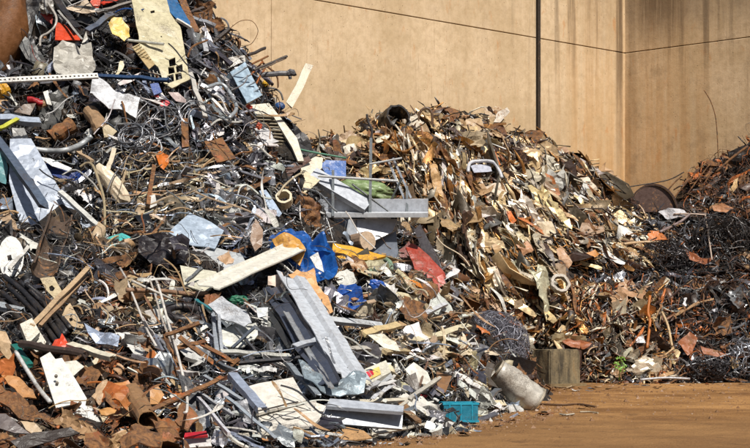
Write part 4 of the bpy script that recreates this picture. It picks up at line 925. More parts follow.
for x, y in ((56, 377), (57, 384), (58, 402), (68, 400), (80, 404), (79, 413), (90, 430), (97, 427)):
    c = P(x, y, pD - 1.12); v, f = sweep([c, c + Vector((.15, -.65, .75)) * .03], circ(.022, 6), Vector((0, 0, 1))); emit('rivet', v, f, C(120, 112, 100), M_WORN, None, None, pn)
plate('metal_plate', 'white small plate beside the white riveted panel', 'metal plate', [(60, 362), (76, 360), (84, 366), (74, 376), (64, 372)], C(232, 228, 214), .7, crumple=.05)
tube('white_tube', 'white curved tube along the white riveted panel', 'tube', [(16, 352), (28, 372), (40, 390), (50, 402)], 4.5, C(226, 226, 224), .8, lm='white curved tube')
bar('teal_trim', 'dark teal trim strip beside the white curved tube', 'trim', (14, 346), (30, 366), 7, C(30, 120, 110), lift=.7, lm='dark teal trim')
plate('curled_sheet', 'tan and white curled sheet at the frame edge', 'metal sheet', [(-4, 330), (6, 332), (14, 350), (14, 368), (8, 360), (-4, 346)], C(212, 180, 140), .85, crumple=.1, L=.12, mat=M_WORN, lm='tan curled sheet')
plate('rusty_sheet', 'large rust brown sheet with a rough edge at the bottom corner', 'rusty sheet', [(-8, 382), (8, 386), (26, 400), (44, 420), (48, 424), (30, 420), (8, 410), (-8, 402)], C(176, 110, 54), .9, (.15, -.6, .8), crumple=.18, L=.1, mat=M_RUST, edge=.05, lm='large rust sheet', thick=.03)
plate('rusty_sheet', 'peeling tan rust sheet above the large rust sheet', 'rusty sheet', [(2, 376), (16, 378), (34, 388), (36, 398), (22, 396), (8, 386)], C(206, 150, 96), .95, (.2, -.6, .75), crumple=.12, L=.12, mat=M_WORN, edge=.03, lm='peeling tan sheet')
plate('dark_sheet', 'smooth dark grey curved sheet under the large rust sheet', 'metal sheet', [(-8, 412), (6, 414), (22, 428), (30, 434), (14, 434), (-8, 426)], C(120, 110, 108), .8, crumple=.06, L=.15, lm='dark curved sheet')
plate('dark_sheet', 'black curled sheet along the bottom edge of the heap', 'metal sheet', [(10, 440), (34, 432), (70, 428), (80, 434), (52, 440), (22, 450)], C(50, 38, 32), .8, crumple=.08, L=.14, mat=M_WORN)
plate('rusty_sheet', 'ragged tan sheet under the white riveted panel', 'rusty sheet', [(20, 420), (34, 422), (42, 430), (40, 438), (26, 430)], C(206, 180, 146), .9, crumple=.14, L=.08, mat=M_WORN)
# peeled paper-thin rust curls
for pts, c, lab, lm in (([(92, 396), (98, 382), (108, 378), (112, 388), (116, 402), (100, 402)], C(214, 180, 142), 'tan peeled curl with a bright fold beside the white riveted panel', 'tan peeled curl'),
                        ([(108, 380), (120, 388), (136, 390), (140, 384), (128, 378)], C(216, 144, 78), 'orange peeled sheet on top of the tan curl', 'orange peeled sheet'),
                        ([(118, 392), (132, 402), (126, 408), (112, 398)], C(190, 122, 66), 'narrow orange fold under the peeled sheet', 'narrow orange fold'),
                        ([(97, 412), (110, 405), (117, 408), (112, 414), (100, 416)], C(216, 160, 96), 'small orange leaf of rust beside the riveted panel', 'small orange leaf')):
    plate('peeled_sheet', lab, 'rusty sheet', pts, c, .95, (.2, -.6, .8), crumple=.16, L=.09, mat=M_WORN, edge=.04, lm=lm)
can('rusty_can', 'rusty tube with a bright open mouth under the orange peeled sheet', 'tube', (132, 392), (148, 420), 19, C(168, 128, 88), 1., .9, mat=M_WORN, lm='bright-mouthed tube')
plate('rusty_plate', 'square rust plate standing beside the bright-mouthed tube', 'plate', [(150, 390), (158, 386), (164, 394), (158, 404), (150, 404)], C(206, 150, 90), .9, mat=M_WORN, crumple=.05)
for pts, c, lab in (([(150, 418), (166, 414), (182, 424), (178, 440), (160, 438)], C(180, 104, 50), 'broad rust flake at the bottom edge under the tube'), ([(118, 440), (138, 432), (160, 436), (166, 450), (120, 452)], C(184, 106, 48), 'broad orange rust flake along the bottom edge'),
                    ([(178, 416), (190, 408), (198, 420), (184, 430), (176, 424)], C(172, 108, 66), 'brown rust flake beside the black folded strip'), ([(84, 436), (100, 430), (112, 440), (100, 450), (84, 448)], C(150, 84, 42), 'dark rust flake under the riveted panel')):
    plate('rust_flake', lab, 'rusty sheet', pts, c, .8, (.1, -.5, .85), crumple=.2, L=.09, mat=M_RUST, edge=.07, lm=' '.join(lab.split()[:3]))
# two pale long pipes
tube('bent_pipe', 'thin pale pipe standing steeply with a kink', 'pipe', [(120, 268), (126, 278), (142, 318), (148, 332), (156, 346)], 2.3, C(232, 226, 218), 1.2, mat=M_CLEAN, lm='kinked pale pipe', sp=False)
tube('bent_pipe', 'long pale bent pipe folded at its top', 'pipe', [(148, 282), (152, 277), (158, 285), (168, 322), (177, 352), (186, 390), (187, 410), (184, 413)], 2.6, C(236, 230, 222), 1.25, mat=M_CLEAN, lm='long pale pipe')
tube('bent_pipe', 'second leg of a pale bent pipe beside the long one', 'pipe', [(150, 280), (156, 298), (163, 322), (176, 354)], 2, C(196, 186, 176), 1.1, mat=M_CLEAN)
tube('bent_pipe', 'pale level pipe crossing behind the two steep pipes', 'pipe', [(132, 281), (154, 291), (175, 301)], 2.6, C(226, 220, 210), 1.1, mat=M_CLEAN, lm='pale level pipe')
tube('tapered_pipe', 'rusty tapered rod pointing toward the light panels', 'rod', [(126, 290), (160, 291), (190, 294), (207, 293)], 5, C(160, 124, 98), .95, mat=M_WORN, lm='rusty tapered rod')
# rust angle frame
af = root('angle_iron_rack', at(205, 360, .9), 'rust orange angle-iron frame lying among the rods', 'frame', 'rust angle frame')
aD = depth(205, 358)
for a, b, w_ in (((166, 336), (200, 324), 5), ((170, 352), (206, 342), 5), ((178, 338), (222, 372), 6), ((200, 345), (238, 366), 5), ((222, 374), (240, 360), 5), ((164, 334), (178, 378), 4.5)):
    bar('frame_bar', None, None, a, b, w_, C(190, 112, 54), 'L', lift=.85 + .03 * R.random(), D0=aD, D1=aD, parent=af, mat=M_RUST)
bar('rusty_bar', 'long rust bar below the rust angle frame', 'bar', (150, 412), (222, 378), 5, C(180, 100, 48), 'L', lift=1.05, mat=M_RUST, lm='long rust bar')
bar('rusty_bar', 'thin rust bar parallel to the long rust bar', 'bar', (160, 408), (206, 388), 2.6, C(130, 80, 50), lift=.8, mat=M_RUST)
plate('folded_strip', 'black folded strip with a bright white edge near the bottom', 'metal strip', [(178, 374), (190, 378), (204, 402), (222, 430), (214, 436), (196, 412), (184, 396)], C(44, 46, 52), .95, (.3, -.7, .6), lm='black folded strip')
bar('metal_strip', 'bright white edge strip beside the black folded strip', 'metal strip', (198, 398), (229, 434), 3.2, C(226, 226, 234), lift=1.1)
# dark ring
rg = at(184, 313, .6); k = rg.y / F; x_, y_, z_ = frame_of(Vector((.1, -.5, .85)))
pts = [rg + x_ * (17 * k * math.cos(t)) + y_ * (13 * k * math.sin(t)) for t in np.linspace(0, 2 * math.pi, 25)]
v, f = sweep(pts, circ(4 * k, 8)); emit('tyre_ring', v, f, C(54, 50, 52), M_SOFT, 'dark rubber ring lying behind the long pale pipe', 'rubber ring', None, 'dark rubber ring', smooth=True); mask_poly([(168, 304), (200, 304), (200, 324), (168, 324)])
plate('crumpled_sheet', 'grey crumpled sheet behind the two steep pale pipes', 'metal sheet', [(144, 312), (156, 308), (164, 320), (162, 328), (148, 322)], C(188, 182, 174), .7, crumple=.1, L=.1)
plate('sheet_metal', 'grey white folded panel beside the cream flat panel', 'panel', [(208, 304), (222, 296), (246, 312), (252, 322), (244, 328), (222, 318)], C(206, 210, 216, .2), .95, (.2, -.65, .75), crumple=.06, L=.14, lm='grey white folded panel')
plate('sheet_metal', 'white crushed pan under the grey white folded panel', 'panel', [(218, 332), (236, 324), (256, 322), (258, 334), (244, 346), (224, 344)], C(230, 230, 220), .75, (.1, -.5, .85), crumple=.12, L=.1, lm='white crushed pan')
plate('sheet_metal', 'small light grey plate above the grey crossing channel', 'panel', [(256, 308), (268, 308), (266, 316), (258, 318)], C(206, 212, 218), .95)
bag('green_bag', 'green net bag scrap under the long cream gutter', 'net bag', 238, 300, 22, 10, C(40, 120, 90), .6, amp=.5, freq=3, lm='green net scrap')
for a, b, w_, c, lab, lm in (((212, 308), (217, 352), 4, C(170, 178, 188), 'upright silver profile under the folded panel', 'upright silver profile'), ((218, 310), (222, 354), 3, C(190, 196, 204), 'slim silver profile beside the upright one', 'slim silver profile'),
                             ((236, 328), (256, 352), 2.6, C(70, 74, 82), 'dark crossing bar under the white crushed pan', 'dark crossing bar'), ((254, 328), (232, 348), 2.6, C(84, 92, 104), 'dark blue crossing bar under the crushed pan', 'dark blue crossing bar'),
                             ((222, 352), (290, 356), 5, C(206, 206, 198), 'pale level strip below the crushed pan', 'pale level strip'), ((226, 364), (300, 358), 3.4, C(70, 70, 74), 'black level bar under the pale level strip', 'black level bar'),
                             ((186, 282), (202, 268), 3, C(80, 86, 92), 'dark rod beside the cream flat panel', 'dark side rod'), ((196, 300), (214, 312), 4, C(60, 150, 160), 'teal short rod under the cream flat panel', 'teal short rod'),
                             ((188, 386), (234, 416), 3, C(190, 192, 196), 'silver rod down the slope beside the black folded strip', 'silver slope rod'), ((204, 376), (242, 400), 4, C(168, 176, 184), 'grey channel down to the white flat panel', 'grey side channel'),
                             ((180, 372), (196, 374), 7, C(226, 220, 214), 'white short board under the rust angle frame', 'white short board'), ((186, 356), (204, 362), 8, C(214, 214, 210), 'white scrap board inside the rust angle frame', 'white scrap board')):
    bar('metal_profile', lab, 'profile', a, b, w_, c, 'U', lift=.9, lm=lm)
cb = root('printed_carton', at(198, 439, .7), 'flattened white carton with a red top at the bottom edge', 'carton', 'red-topped carton')
kD = depth(198, 438)
plate('carton_face', None, None, [(183, 438), (208, 436), (212, 446), (184, 448)], C(226, 222, 220), .6, (.1, -.6, .8), D=kD, parent=cb, thick=.06)
plate('red_top', None, None, [(185, 433), (206, 431), (208, 435.5), (184, 437)], C(206, 40, 56), .64, (.1, -.4, .9), D=kD, parent=cb, thick=.03)
for a, b, w_, c, lab, lm in (((238, 436), (326, 430), 5, C(196, 188, 172), 'grey tan strip lying along the toe under the white panels', 'grey toe strip'), ((262, 440), (330, 437), 4, C(206, 146, 92), 'orange tan strip at the very toe of the heap', 'orange toe strip'), ((300, 432), (372, 440), 4, C(206, 204, 198), 'pale strip at the toe under the large grey beam', 'pale toe strip'), ((340, 430), (390, 438), 3, C(184, 168, 150), 'thin tan strip lying on the dirt under the beam', 'thin toe strip'), ((372, 434), (428, 424), 3.4, C(214, 206, 188), 'cream strip lying on the dirt beside the beam', 'cream toe strip')):
    bar('toe_strip', lab, 'strip', a, b, w_, c, 'rect', w_ * .5, lift=.25, lm=lm)
plate('cardboard_sheet', 'orange brown flattened cardboard on the dirt under the grey beam', 'cardboard', [(322, 430), (334, 424), (364, 430), (372, 438), (340, 440)], C(206, 160, 108), .3, (.05, -.3, .95), crumple=.03, mat=M_WOOD, lm='flattened cardboard')

# --- toe on the right: barrel, crate, wire ball, concrete block
br = root('crushed_barrel', P(515, 388, 32.6), 'dented grey steel barrel lying at the toe of the heap', 'barrel', 'dented grey barrel')
ba, bb = P(496, 371, 32.6), P(535, 401, 32.75); bs = nseed(); brad = 15.5 * 32.6 / F
bpath = [ba.lerp(bb, i / 13) + Vector((noise.noise((bs, i * .5, 0)), noise.noise((bs, i * .5, 5)), noise.noise((bs, i * .5, 9)))) * .02 for i in range(14)]
bcr = [1 - .22 * max(0, 1 - i / 5) - .12 * abs(noise.noise((bs, i * .6, 2))) for i in range(14)]
v, f = hollow_tube(bpath, brad, 32, .97, bcr, bs, .06); emit('barrel_body', v, f, C(216, 210, 198, .15), M_CLEAN, None, None, br, smooth=True)
for i, q in ((0, 1.04), (13, 1.045)):
    t = (bpath[min(i + 1, 13)] - bpath[max(i - 1, 0)]).normalized(); c = bpath[i]
    v, f = hollow_tube([c - t * .022, c - t * .01, c + t * .01, c + t * .022], brad * q, 32, .93, [bcr[i]] * 4, bs, .06); emit('rim', v, f, C(186, 174, 154, .3), M_WORN if i in (0, 13) else M_CLEAN, None, None, br, smooth=True)
v, f = sweep([bpath[12], bpath[12] + (bpath[13] - bpath[11]).normalized() * .012], circ(brad * .95, 24), Vector((0, 0, 1))); emit('end_plate', v, f, C(90, 80, 70), M_RUST, None, None, br)
mask_poly([(484, 364), (504, 360), (544, 398), (534, 412), (500, 398)])
plate('barrel_hoop', 'flattened black and grey rim plate at the open end of the barrel', 'barrel rim', [(488, 362), (494, 364), (490, 378), (498, 388), (488, 384), (484, 374)], C(120, 112, 104), 0, (-.5, -.8, .3), crumple=.06, D=32.2, lm='barrel rim plate')
cr = root('plastic_crate', P(459, 424, 28.5), 'small turquoise blue plastic crate standing on the dirt', 'crate', 'turquoise crate')
x_, y_ = Vector((math.cos(rad(6)), math.sin(rad(6)), 0)), Vector((-math.sin(rad(6)), math.cos(rad(6)), 0)); kk = 28.5 / F
c0 = P(459, 424, 28.7); c0.z = 0
def wallbox(nm, o, ax, ln, ht, th, z0, c, par=None):
    v = [o + ax * s * ln / 2 + Vector((-ax.y, ax.x, 0)) * q * th / 2 + Vector((0, 0, z)) for z in (z0, z0 + ht) for s, q in ((-1, -1), (1, -1), (1, 1), (-1, 1))]
    return emit(nm, v, [(0, 1, 5, 4), (1, 2, 6, 5), (2, 3, 7, 6), (3, 0, 4, 7), (4, 5, 6, 7), (3, 2, 1, 0)], c, M_SOFT, None, None, par or cr)
TQ = C(24, 132, 160)
for nm, o, ax, ln in (('front_side', c0 - y_ * .2, x_, .55), ('back_side', c0 + y_ * .2, x_, .55), ('end_side', c0 - x_ * .268, y_, .38), ('end_side', c0 + x_ * .268, y_, .38)):
    side_o = wallbox(nm, o, ax, ln, .30, .014, .03, TQ)
    for z in (.02, .30): wallbox('rim', o, ax, ln + .035, .035, .034, z, C(26, 166, 198), side_o)
    if nm == 'front_side':
        for s in (-.18, 0, .18): wallbox('rib', c0 - y_ * .212 + x_ * s, x_, .022, .25, .012, .055, C(24, 160, 192), side_o)
wallbox('crate_floor', c0, x_, .53, .012, .37, .035, TQ)
mask_poly([(441, 402), (478, 402), (478, 425), (441, 425)])
tangle('wire_tangle', 'big dark ball of tangled wire at the toe between the heaps', 'wire tangle', 492, 345, 68, 62, 54, 9500, C(150, 150, 162, .4), .4, wire=.5, lm='dark wire ball', D=37.4, mat=M_CLEAN)
tangle('wire_tangle', 'lower lobe of dark tangled wire above the grey barrel', 'wire tangle', 466, 329, 42, 34, 40, 3000, C(146, 146, 158, .4), .35, wire=.5, D=37.2, seed=6, mat=M_CLEAN, lm='small wire ball')
mask_poly([(455, 320), (480, 316), (520, 330), (524, 366), (500, 372), (470, 352)])
# concrete block with worn edges
kb = P(556, 380, 43.6); kb.z = 0
ang = rad(33); x_, y_ = Vector((math.cos(ang), math.sin(ang), 0)), Vector((-math.sin(ang), math.cos(ang), 0))
bm = bmesh.new(); bmesh.ops.create_cube(bm, size=1); bmesh.ops.bevel(bm, geom=list(bm.edges), offset=.035, segments=2, affect='EDGES'); 
bmesh.ops.triangulate(bm, faces=bm.faces); refine(bm, .12)
v = []
for q in bm.verts:
    p = q.co; w3 = kb + x_ * p.x * .95 + y_ * p.y * .7 + Vector((0, 0, (p.z + .5) * .90 + .0))
    d = .025 * noise.noise(w3 * 5) + .03 * abs(noise.noise(w3 * 2.2)); 
    if p.z > .42: d += .05 * noise.noise(Vector((w3.x * 6, w3.y * 6, 0)))
    v.append(w3 + Vector((x_ * p.x + y_ * p.y + Vector((0, 0, p.z)))) * d)
f = [tuple(x.index for x in q.verts) for q in bm.faces]; bm.free()
def block_mat():
    m = bpy.data.materials.new('mossy_concrete'); q = NT(m); g = q.n('NewGeometry').outputs['Position']
    a = q.noise(q.scalevec(g, (2.5, 2.5, .6)), 1.6, 6, .65); b = q.noise(g, 9, 6, .7)
    c = q.mix(q.ramp(a, .35, .65), (.035, .028, .018), (.21, .16, .088)); c = q.mix(q.ramp(b, .5, .7, 0, .6), c, (.07, .06, .04))
    c = q.mix(q.ramp(a, .62, .72, 0, .5), c, (.22, .12, .04))
    q.l(c, q.b.inputs['Base Color']); q.b.inputs['Roughness'].default_value = .9
    bp = q.n('Bump'); bp.inputs['Strength'].default_value = .6; bp.inputs['Distance'].default_value = .04; q.l(b, bp.inputs['Height']); q.l(bp.outputs[0], q.b.inputs['Normal'])
    return m
blk = root('concrete_block', kb, 'mossy square concrete block standing on the dirt before the sheet heap', 'concrete block', 'mossy concrete block')
emit('block_body', v, f, (1, 1, 1, 0), block_mat(), None, None, blk)
vv, ff = [], []
for s in (-1, 1):
    c = kb - y_ * .37 * 1 + x_ * .0 + Vector((0, 0, .03)); 
v, f = sweep([kb - x_ * .56 - y_ * .43 + Vector((0, 0, .045)), kb + x_ * .56 - y_ * .43 + Vector((0, 0, .045))], rect(.12, .09), Vector((0, 0, 1))); emit('foot_ledge', v, f, C(150, 128, 92), M_WORN, None, None, blk)
mask_poly([(532, 345), (580, 345), (581, 382), (532, 382)])
# thin rods on the dirt
for pts, w_, c, lab in (([(540, 383), (566, 388), (577, 381)], 1.6, C(200, 176, 140), 'forked pale twig lying on the dirt beside the concrete block'), ([(528, 384), (556, 386), (582, 384)], 1.3, C(190, 166, 130), 'long pale twig on the dirt in front of the concrete block'),
                      ([(540, 404), (562, 405), (578, 404), (596, 407)], 2.2, C(116, 84, 56), 'dark bent strip on the dirt beside the barrel'), ([(560, 414), (566, 415), (574, 414)], 2., C(200, 190, 170), 'short pale scrap on the dirt beyond the barrel'), ([(580, 412), (590, 412), (598, 413)], 1.8, C(190, 176, 150), 'pale sliver on the dirt right of the barrel')):
    p3 = []
    for x, y in pts:
        d = ray(x, y); t = (EYE - .03) / -d.z; p3.append(Vector((0, 0, EYE)) + d * t)
    v, f = sweep(spline(p3, 4), circ(w_ / 2 * p3[0].y / F, 5)); emit('twig', v, f, c, M_WOOD, lab, 'twig', None, ' '.join(lab.split()[:3]))

# ================================================================== THE BROWN SHEET HEAP
def tyre_drum(name, label, cx, cy, r, col, D, lm, n, wall=.62, depth_=.3, mat=M_SOFT):
    c = P(cx, cy, D); k = D / F; n = Vector(n).normalized()
    v, f = hollow_tube([c - n * depth_ * .5, c - n * depth_ * .25, c, c + n * depth_ * .25, c + n * depth_ * .5], r * k, 28, wall, [1, .97, .98, .97, 1], nseed())
    mask_poly([(cx + r * math.cos(t), cy + r * math.sin(t)) for t in np.linspace(0, 6.28, 12)[:-1]])
    return emit(name, v, f, col, mat, label, 'drum', None, lm)
tyre_drum('black_bucket', 'black scorched bucket on top of the brown sheet heap', 394, 121, 13.5, C(34, 28, 26), 49.4, 'black scorched bucket', (.45, -.8, .35), .85, .55)
for pts, c, lab, lm in (([(402, 120), (416, 114), (425, 122), (411, 131)], C(236, 222, 200), 'bright tan box top on the sheet heap beside the black bucket', 'bright tan box'), ([(411, 132), (426, 123), (430, 133), (416, 140)], C(196, 164, 124), 'tan folded box side below the bright one', 'tan box side'),
                        ([(466, 119), (482, 118), (484, 128), (479, 132), (464, 128)], C(208, 176, 134), 'tan square box near the middle of the crest', 'tan crest box'), ([(484, 107), (500, 106), (506, 112), (496, 120), (486, 120)], C(196, 164, 124), 'tan sheet standing on the crest near the steel post', 'tan standing sheet'),
                        ([(497, 112), (508, 108), (510, 112), (500, 122), (494, 122)], C(222, 208, 190), 'shiny pale crumple on the crest near the steel post', 'shiny pale crumple'),
                        ([(520, 134), (534, 130), (545, 132), (541, 142), (526, 143)], C(40, 32, 28), 'black plate on the crest under the steel post', 'black crest plate'), ([(510, 146), (524, 142), (530, 150), (520, 154), (510, 152)], C(168, 150, 126), 'grey tan slab below the black crest plate', 'grey tan slab'),
                        ([(551, 148), (566, 146), (572, 158), (560, 160)], C(176, 134, 96), 'tan curled sheet at the falling end of the crest', 'tan falling curl'), ([(578, 172), (590, 178), (598, 190), (592, 192), (580, 184)], C(232, 214, 190), 'pale long plate down the falling end of the crest', 'pale falling plate'),
                        ([(336, 138), (350, 130), (360, 136), (354, 148), (340, 148)], C(190, 160, 128), 'tan crumpled sheet above the bright blue plate', 'tan crumpled sheet'), ([(342, 147), (354, 143), (358, 150), (346, 154)], C(238, 228, 212), 'white folded corner beneath the tan crumpled sheet', 'white folded corner'),
                        ([(486, 150), (491, 146), (500, 160), (503, 170), (496, 166)], C(214, 118, 44), 'orange strip on the upper face of the sheet heap', 'orange face strip'), ([(430, 165), (437, 163), (443, 190), (447, 222), (441, 228), (434, 196)], C(212, 170, 116), 'tall ochre strip hanging down the sheet heap', 'tall ochre strip'),
                        ([(484, 186), (500, 182), (506, 192), (498, 204), (488, 202)], C(232, 212, 188), 'cream pillow-like sheet in the middle of the sheet heap', 'cream pillow sheet'), ([(536, 220), (552, 222), (556, 232), (544, 240), (536, 236)], C(226, 204, 170), 'cream torn box on the sheet heap face', 'cream torn box'),
                        ([(582, 222), (604, 226), (604, 232), (588, 236), (580, 230)], C(196, 164, 134), 'tan grey carton end near the wire tangle', 'tan grey carton'), ([(516, 244), (528, 240), (534, 250), (524, 256)], C(204, 150, 108), 'peach square scrap on the sheet heap', 'peach square scrap'),
                        ([(556, 250), (562, 246), (572, 262), (566, 272), (560, 264)], C(200, 156, 116), 'tan pointed scrap on the lower sheet heap', 'tan pointed scrap'), ([(506, 212), (511, 210), (516, 220), (512, 226)], C(226, 118, 36), 'small orange scrap on the sheet heap', 'small orange scrap'),
                        ([(576, 256), (596, 250), (600, 254), (580, 262)], C(222, 150, 70), 'orange strip on the lower sheet heap', 'lower orange strip'), ([(562, 340), (576, 334), (592, 344), (584, 350), (568, 346)], C(172, 98, 52), 'orange rust sheet above the concrete block', 'orange rust sheet'),
                        ([(546, 172), (553, 176), (560, 194), (555, 200), (549, 188)], C(184, 112, 56), 'rust strip down the upper face under the tan curl', 'rust face strip'), ([(556, 210), (566, 212), (560, 224), (554, 222)], C(196, 170, 130), 'beige torn piece above the cream torn box', 'beige torn piece')):
    plate('torn_sheet', lab, 'metal sheet', pts, c, .45, None, crumple=.1, L=.16, mat=M_WORN if c[0] > .25 else M_RUST, edge=.05, lm=lm, D=None)
rd = root('rusty_disc', P(445, 114, 50.2), 'rusty round flange with a dark slot on the crest of the sheet heap', 'flange', 'rusty round flange')
plate('flange_plate', None, None, [(445 + 15 * math.cos(t), 114 + 7 * math.sin(t)) for t in np.linspace(0, 6.28, 17)[:-1]], C(178, 112, 66), 0, (.1, -.62, .78), D=50.2, parent=rd, thick=.06, holes=[[(439, 112), (448, 111), (450, 114), (440, 115)]], mat=M_RUST)
v, f = hollow_tube([P(445, 117, 50.2), P(445, 124, 50.2)], 12 * 50.2 / F, 16, .9); emit('collar', v, f, C(166, 104, 60), M_RUST, None, None, rd)
tube('bent_bumper', 'pale grey bent bumper frame on the upper face of the sheet heap', 'bumper', [(468, 172), (470, 163), (480, 161), (493, 162), (499, 170), (502, 178)], 3.6, C(220, 222, 230), .7, lm='pale bumper frame')
plate('bumper_plate', 'pale lilac plate inside the bent bumper frame', 'metal plate', [(470, 165), (490, 164), (492, 171), (474, 173)], C(196, 200, 216), .6, (.1, -.7, .7))
tube('bent_hoop', 'brown hooped strip on the crest beside the rusty flange', 'metal strip', [(418, 122), (420, 112), (427, 108), (432, 114), (432, 128)], 3, C(110, 84, 64), .4, D=50, lm='brown hooped strip')
tyre_drum('pale_ring', 'pale round ring lying in the lower sheet heap', 560, 284, 10, C(176, 164, 148), 46.6, 'pale round ring', (.2, -.85, .4), .72, .15, M_CLEAN)

# ================================================================== DARK WIRE HEAP AND RUSTY HEAP
dm = root('half_drum', P(652, 200, 52.5), 'dark rusty half drum standing behind the dark wire heap', 'drum', 'dark half drum')
a, b = P(652, 212, 53.2), P(653, 212, 51.6); sec_ = [(.72 * math.cos(t), .82 * math.sin(t)) for t in np.linspace(0, math.pi, 16)]
v, f = sweep([a, b], sec_ + [(x * .94, y * .94) for x, y in reversed(sec_)], Vector((0, 0, 1))); emit('shell', v, f, C(84, 62, 54), M_CLEAN, None, None, dm)
v, f = sweep([b + Vector((0, .0, 0)), b + Vector((0, .05, 0))], [(x * .93, y * .93) for x, y in sec_], Vector((0, 0, 1))); emit('end_plate', v, f, C(88, 62, 52), M_WORN, None, None, dm)
mask_poly([(630, 208), (634, 190), (648, 181), (664, 183), (674, 192), (676, 208)])
for pts, c, lab, lm, D in (([(634, 204), (660, 200), (666, 214), (640, 216)], C(150, 142, 140), 'grey sheet in front of the dark half drum', 'grey drum sheet', 50.6), ([(658, 212), (668, 208), (684, 210), (690, 216), (668, 220)], C(204, 202, 206), 'white torn sheet beside the grey drum sheet', 'white torn sheet', None),
                           ([(646, 238), (650, 231), (660, 231), (668, 240), (664, 244), (650, 243)], C(224, 126, 44), 'bright orange rusty lump on the wire heap', 'bright orange lump', None), ([(684, 248), (692, 252), (700, 258), (714, 258), (706, 264), (690, 260)], C(164, 92, 48), 'orange rust plate in the wire heap', 'orange rust plate', None),
                           ([(678, 342), (690, 332), (698, 338), (692, 352), (688, 356)], C(178, 104, 56), 'orange rust square with a pale patch', 'orange rust square', None), ([(688, 338), (696, 334), (696, 342), (690, 344)], C(244, 232, 222), 'white chip on the orange rust square', 'white rust chip', None),
                           ([(635, 336), (644, 336), (645, 343), (636, 343)], C(238, 236, 238), 'small bright white square low in the wire heap', 'small white square', None), ([(728, 196), (734, 180), (738, 178), (737, 188), (730, 198)], C(236, 196, 140), 'pale wooden chip on the rusty heap', 'pale wooden chip', None),
                           ([(712, 206), (722, 203), (733, 208), (726, 212), (714, 211)], C(196, 136, 92), 'peach scrap under the rusty heap', 'peach scrap', None), ([(700, 346), (716, 350), (728, 354), (722, 358), (704, 354)], C(170, 96, 50), 'rust strip low in the wire heap', 'low rust strip', None)):
    plate('rusty_plate', lab, 'plate', pts, c, .5, None, crumple=.07, L=.13, mat=M_WORN, edge=.03, lm=lm)
for pts, w_, c, lab, lm in (([(624, 244), (646, 242), (668, 243)], 3, C(222, 186, 144), 'tan level stick across the bright orange lump', 'tan level stick'), ([(674, 214), (692, 214), (706, 215)], 1.8, C(206, 180, 160), 'pale level rod on the wire heap', 'pale level rod'), ([(705, 214), (708, 232), (712, 260)], 1.6, C(200, 180, 164), 'pale upright rod on the wire heap', 'pale upright rod'),
                            ([(650, 296), (648, 312), (650, 322), (647, 348)], 3, C(196, 116, 48), 'orange upright bar low in the wire heap', 'orange upright bar'), ([(662, 312), (668, 326), (672, 346)], 2.6, C(220, 190, 146), 'tan upright stick low in the wire heap', 'tan upright stick'), ([(686, 366), (716, 358), (740, 352), (760, 356)], 1.4, C(190, 194, 200, .5), 'silver wire sweeping across the low wire heap', 'silver sweeping wire'),
                            ([(664, 356), (674, 348)], 2, C(220, 180, 130), 'short tan stick beside the tan upright stick', 'short tan stick'), ([(660, 232), (680, 222), (690, 214)], 3, C(150, 130, 128), 'grey brown rod beside the orange lump', 'grey brown rod'), ([(640, 380), (664, 378), (690, 379)], 2.6, C(196, 194, 196, .3), 'grey strip along the toe of the wire heap', 'grey wire-heap strip')):
    tube('thin_rod', lab, 'rod', pts, w_, c, .55, lm=lm, mat=M_CLEAN)
tube('tall_wire', 'tall thin wire rising bent before the ochre wall', 'wire', [(704, 90), (711, 102), (716, 120), (718, 152), (718, 172)], 1.0, C(60, 40, 30), 0, D=53.6, mat=M_RUST, lm='tall thin wire')
tube('wall_cable', 'thin dark cable sagging along the foot of the ochre wall', 'cable', [(606, 183), (622, 187), (640, 185), (668, 180), (684, 172)], 1.2, C(54, 40, 32), 0, D=57.5, mat=M_SOFT)
for i, (a, b) in enumerate([((672, 200), (706, 162)), ((682, 202), (710, 164)), ((690, 206), (712, 172)), ((668, 190), (682, 176)), ((716, 172), (748, 146))]):
    tube('rusty_rod', ['longest rusty rod leaning against the wall view by the half drum', 'rusty rod parallel to the longest one', 'shorter rusty rod nearest the rusty heap', 'short rusty rod at the end of the wall cable', 'rusty rod arching over the rusty heap'][i], 'rod', [a, ((a[0] + b[0]) / 2, (a[1] + b[1]) / 2 - 1), b], 1.5 if i < 4 else 2.6, C(92, 58, 40), 0, D=52.8, mat=M_RUST)
plate('dark_sheet', 'black sheet jutting out of the rusty heap', 'metal sheet', [(728, 152), (746, 144), (752, 150), (746, 162), (730, 160)], C(40, 32, 28), .4, crumple=.12, L=.14, lm='black jutting sheet')
tangle('wire_tangle', 'black wire bundle at the foot of the dark wire heap', 'wire tangle', 708, 368, 40, 24, 30, 1400, C(58, 56, 60, .4), .3, wire=.8, seed=21, lm='black wire bundle', mat=M_CLEAN)
tangle('wire_tangle', 'silver wire nest at the frame edge of the dark wire heap', 'wire tangle', 742, 358, 44, 40, 30, 900, C(176, 180, 190, .6), .35, wire=.9, seed=24, lm='silver wire nest', mat=M_SHINY)
tangle('wire_tangle', 'dark grey wire mass in the upper wire heap', 'wire tangle', 724, 240, 60, 50, 40, 2200, C(56, 52, 52, .4), .2, wire=.8, seed=27, lm='dark wire mass', mat=M_CLEAN)
tangle('wire_tangle', 'dark wire mass below the half drum', 'wire tangle', 664, 262, 50, 40, 36, 1600, C(64, 60, 62, .4), .2, wire=.8, seed=29, mat=M_CLEAN, lm='lower dark wire mass')
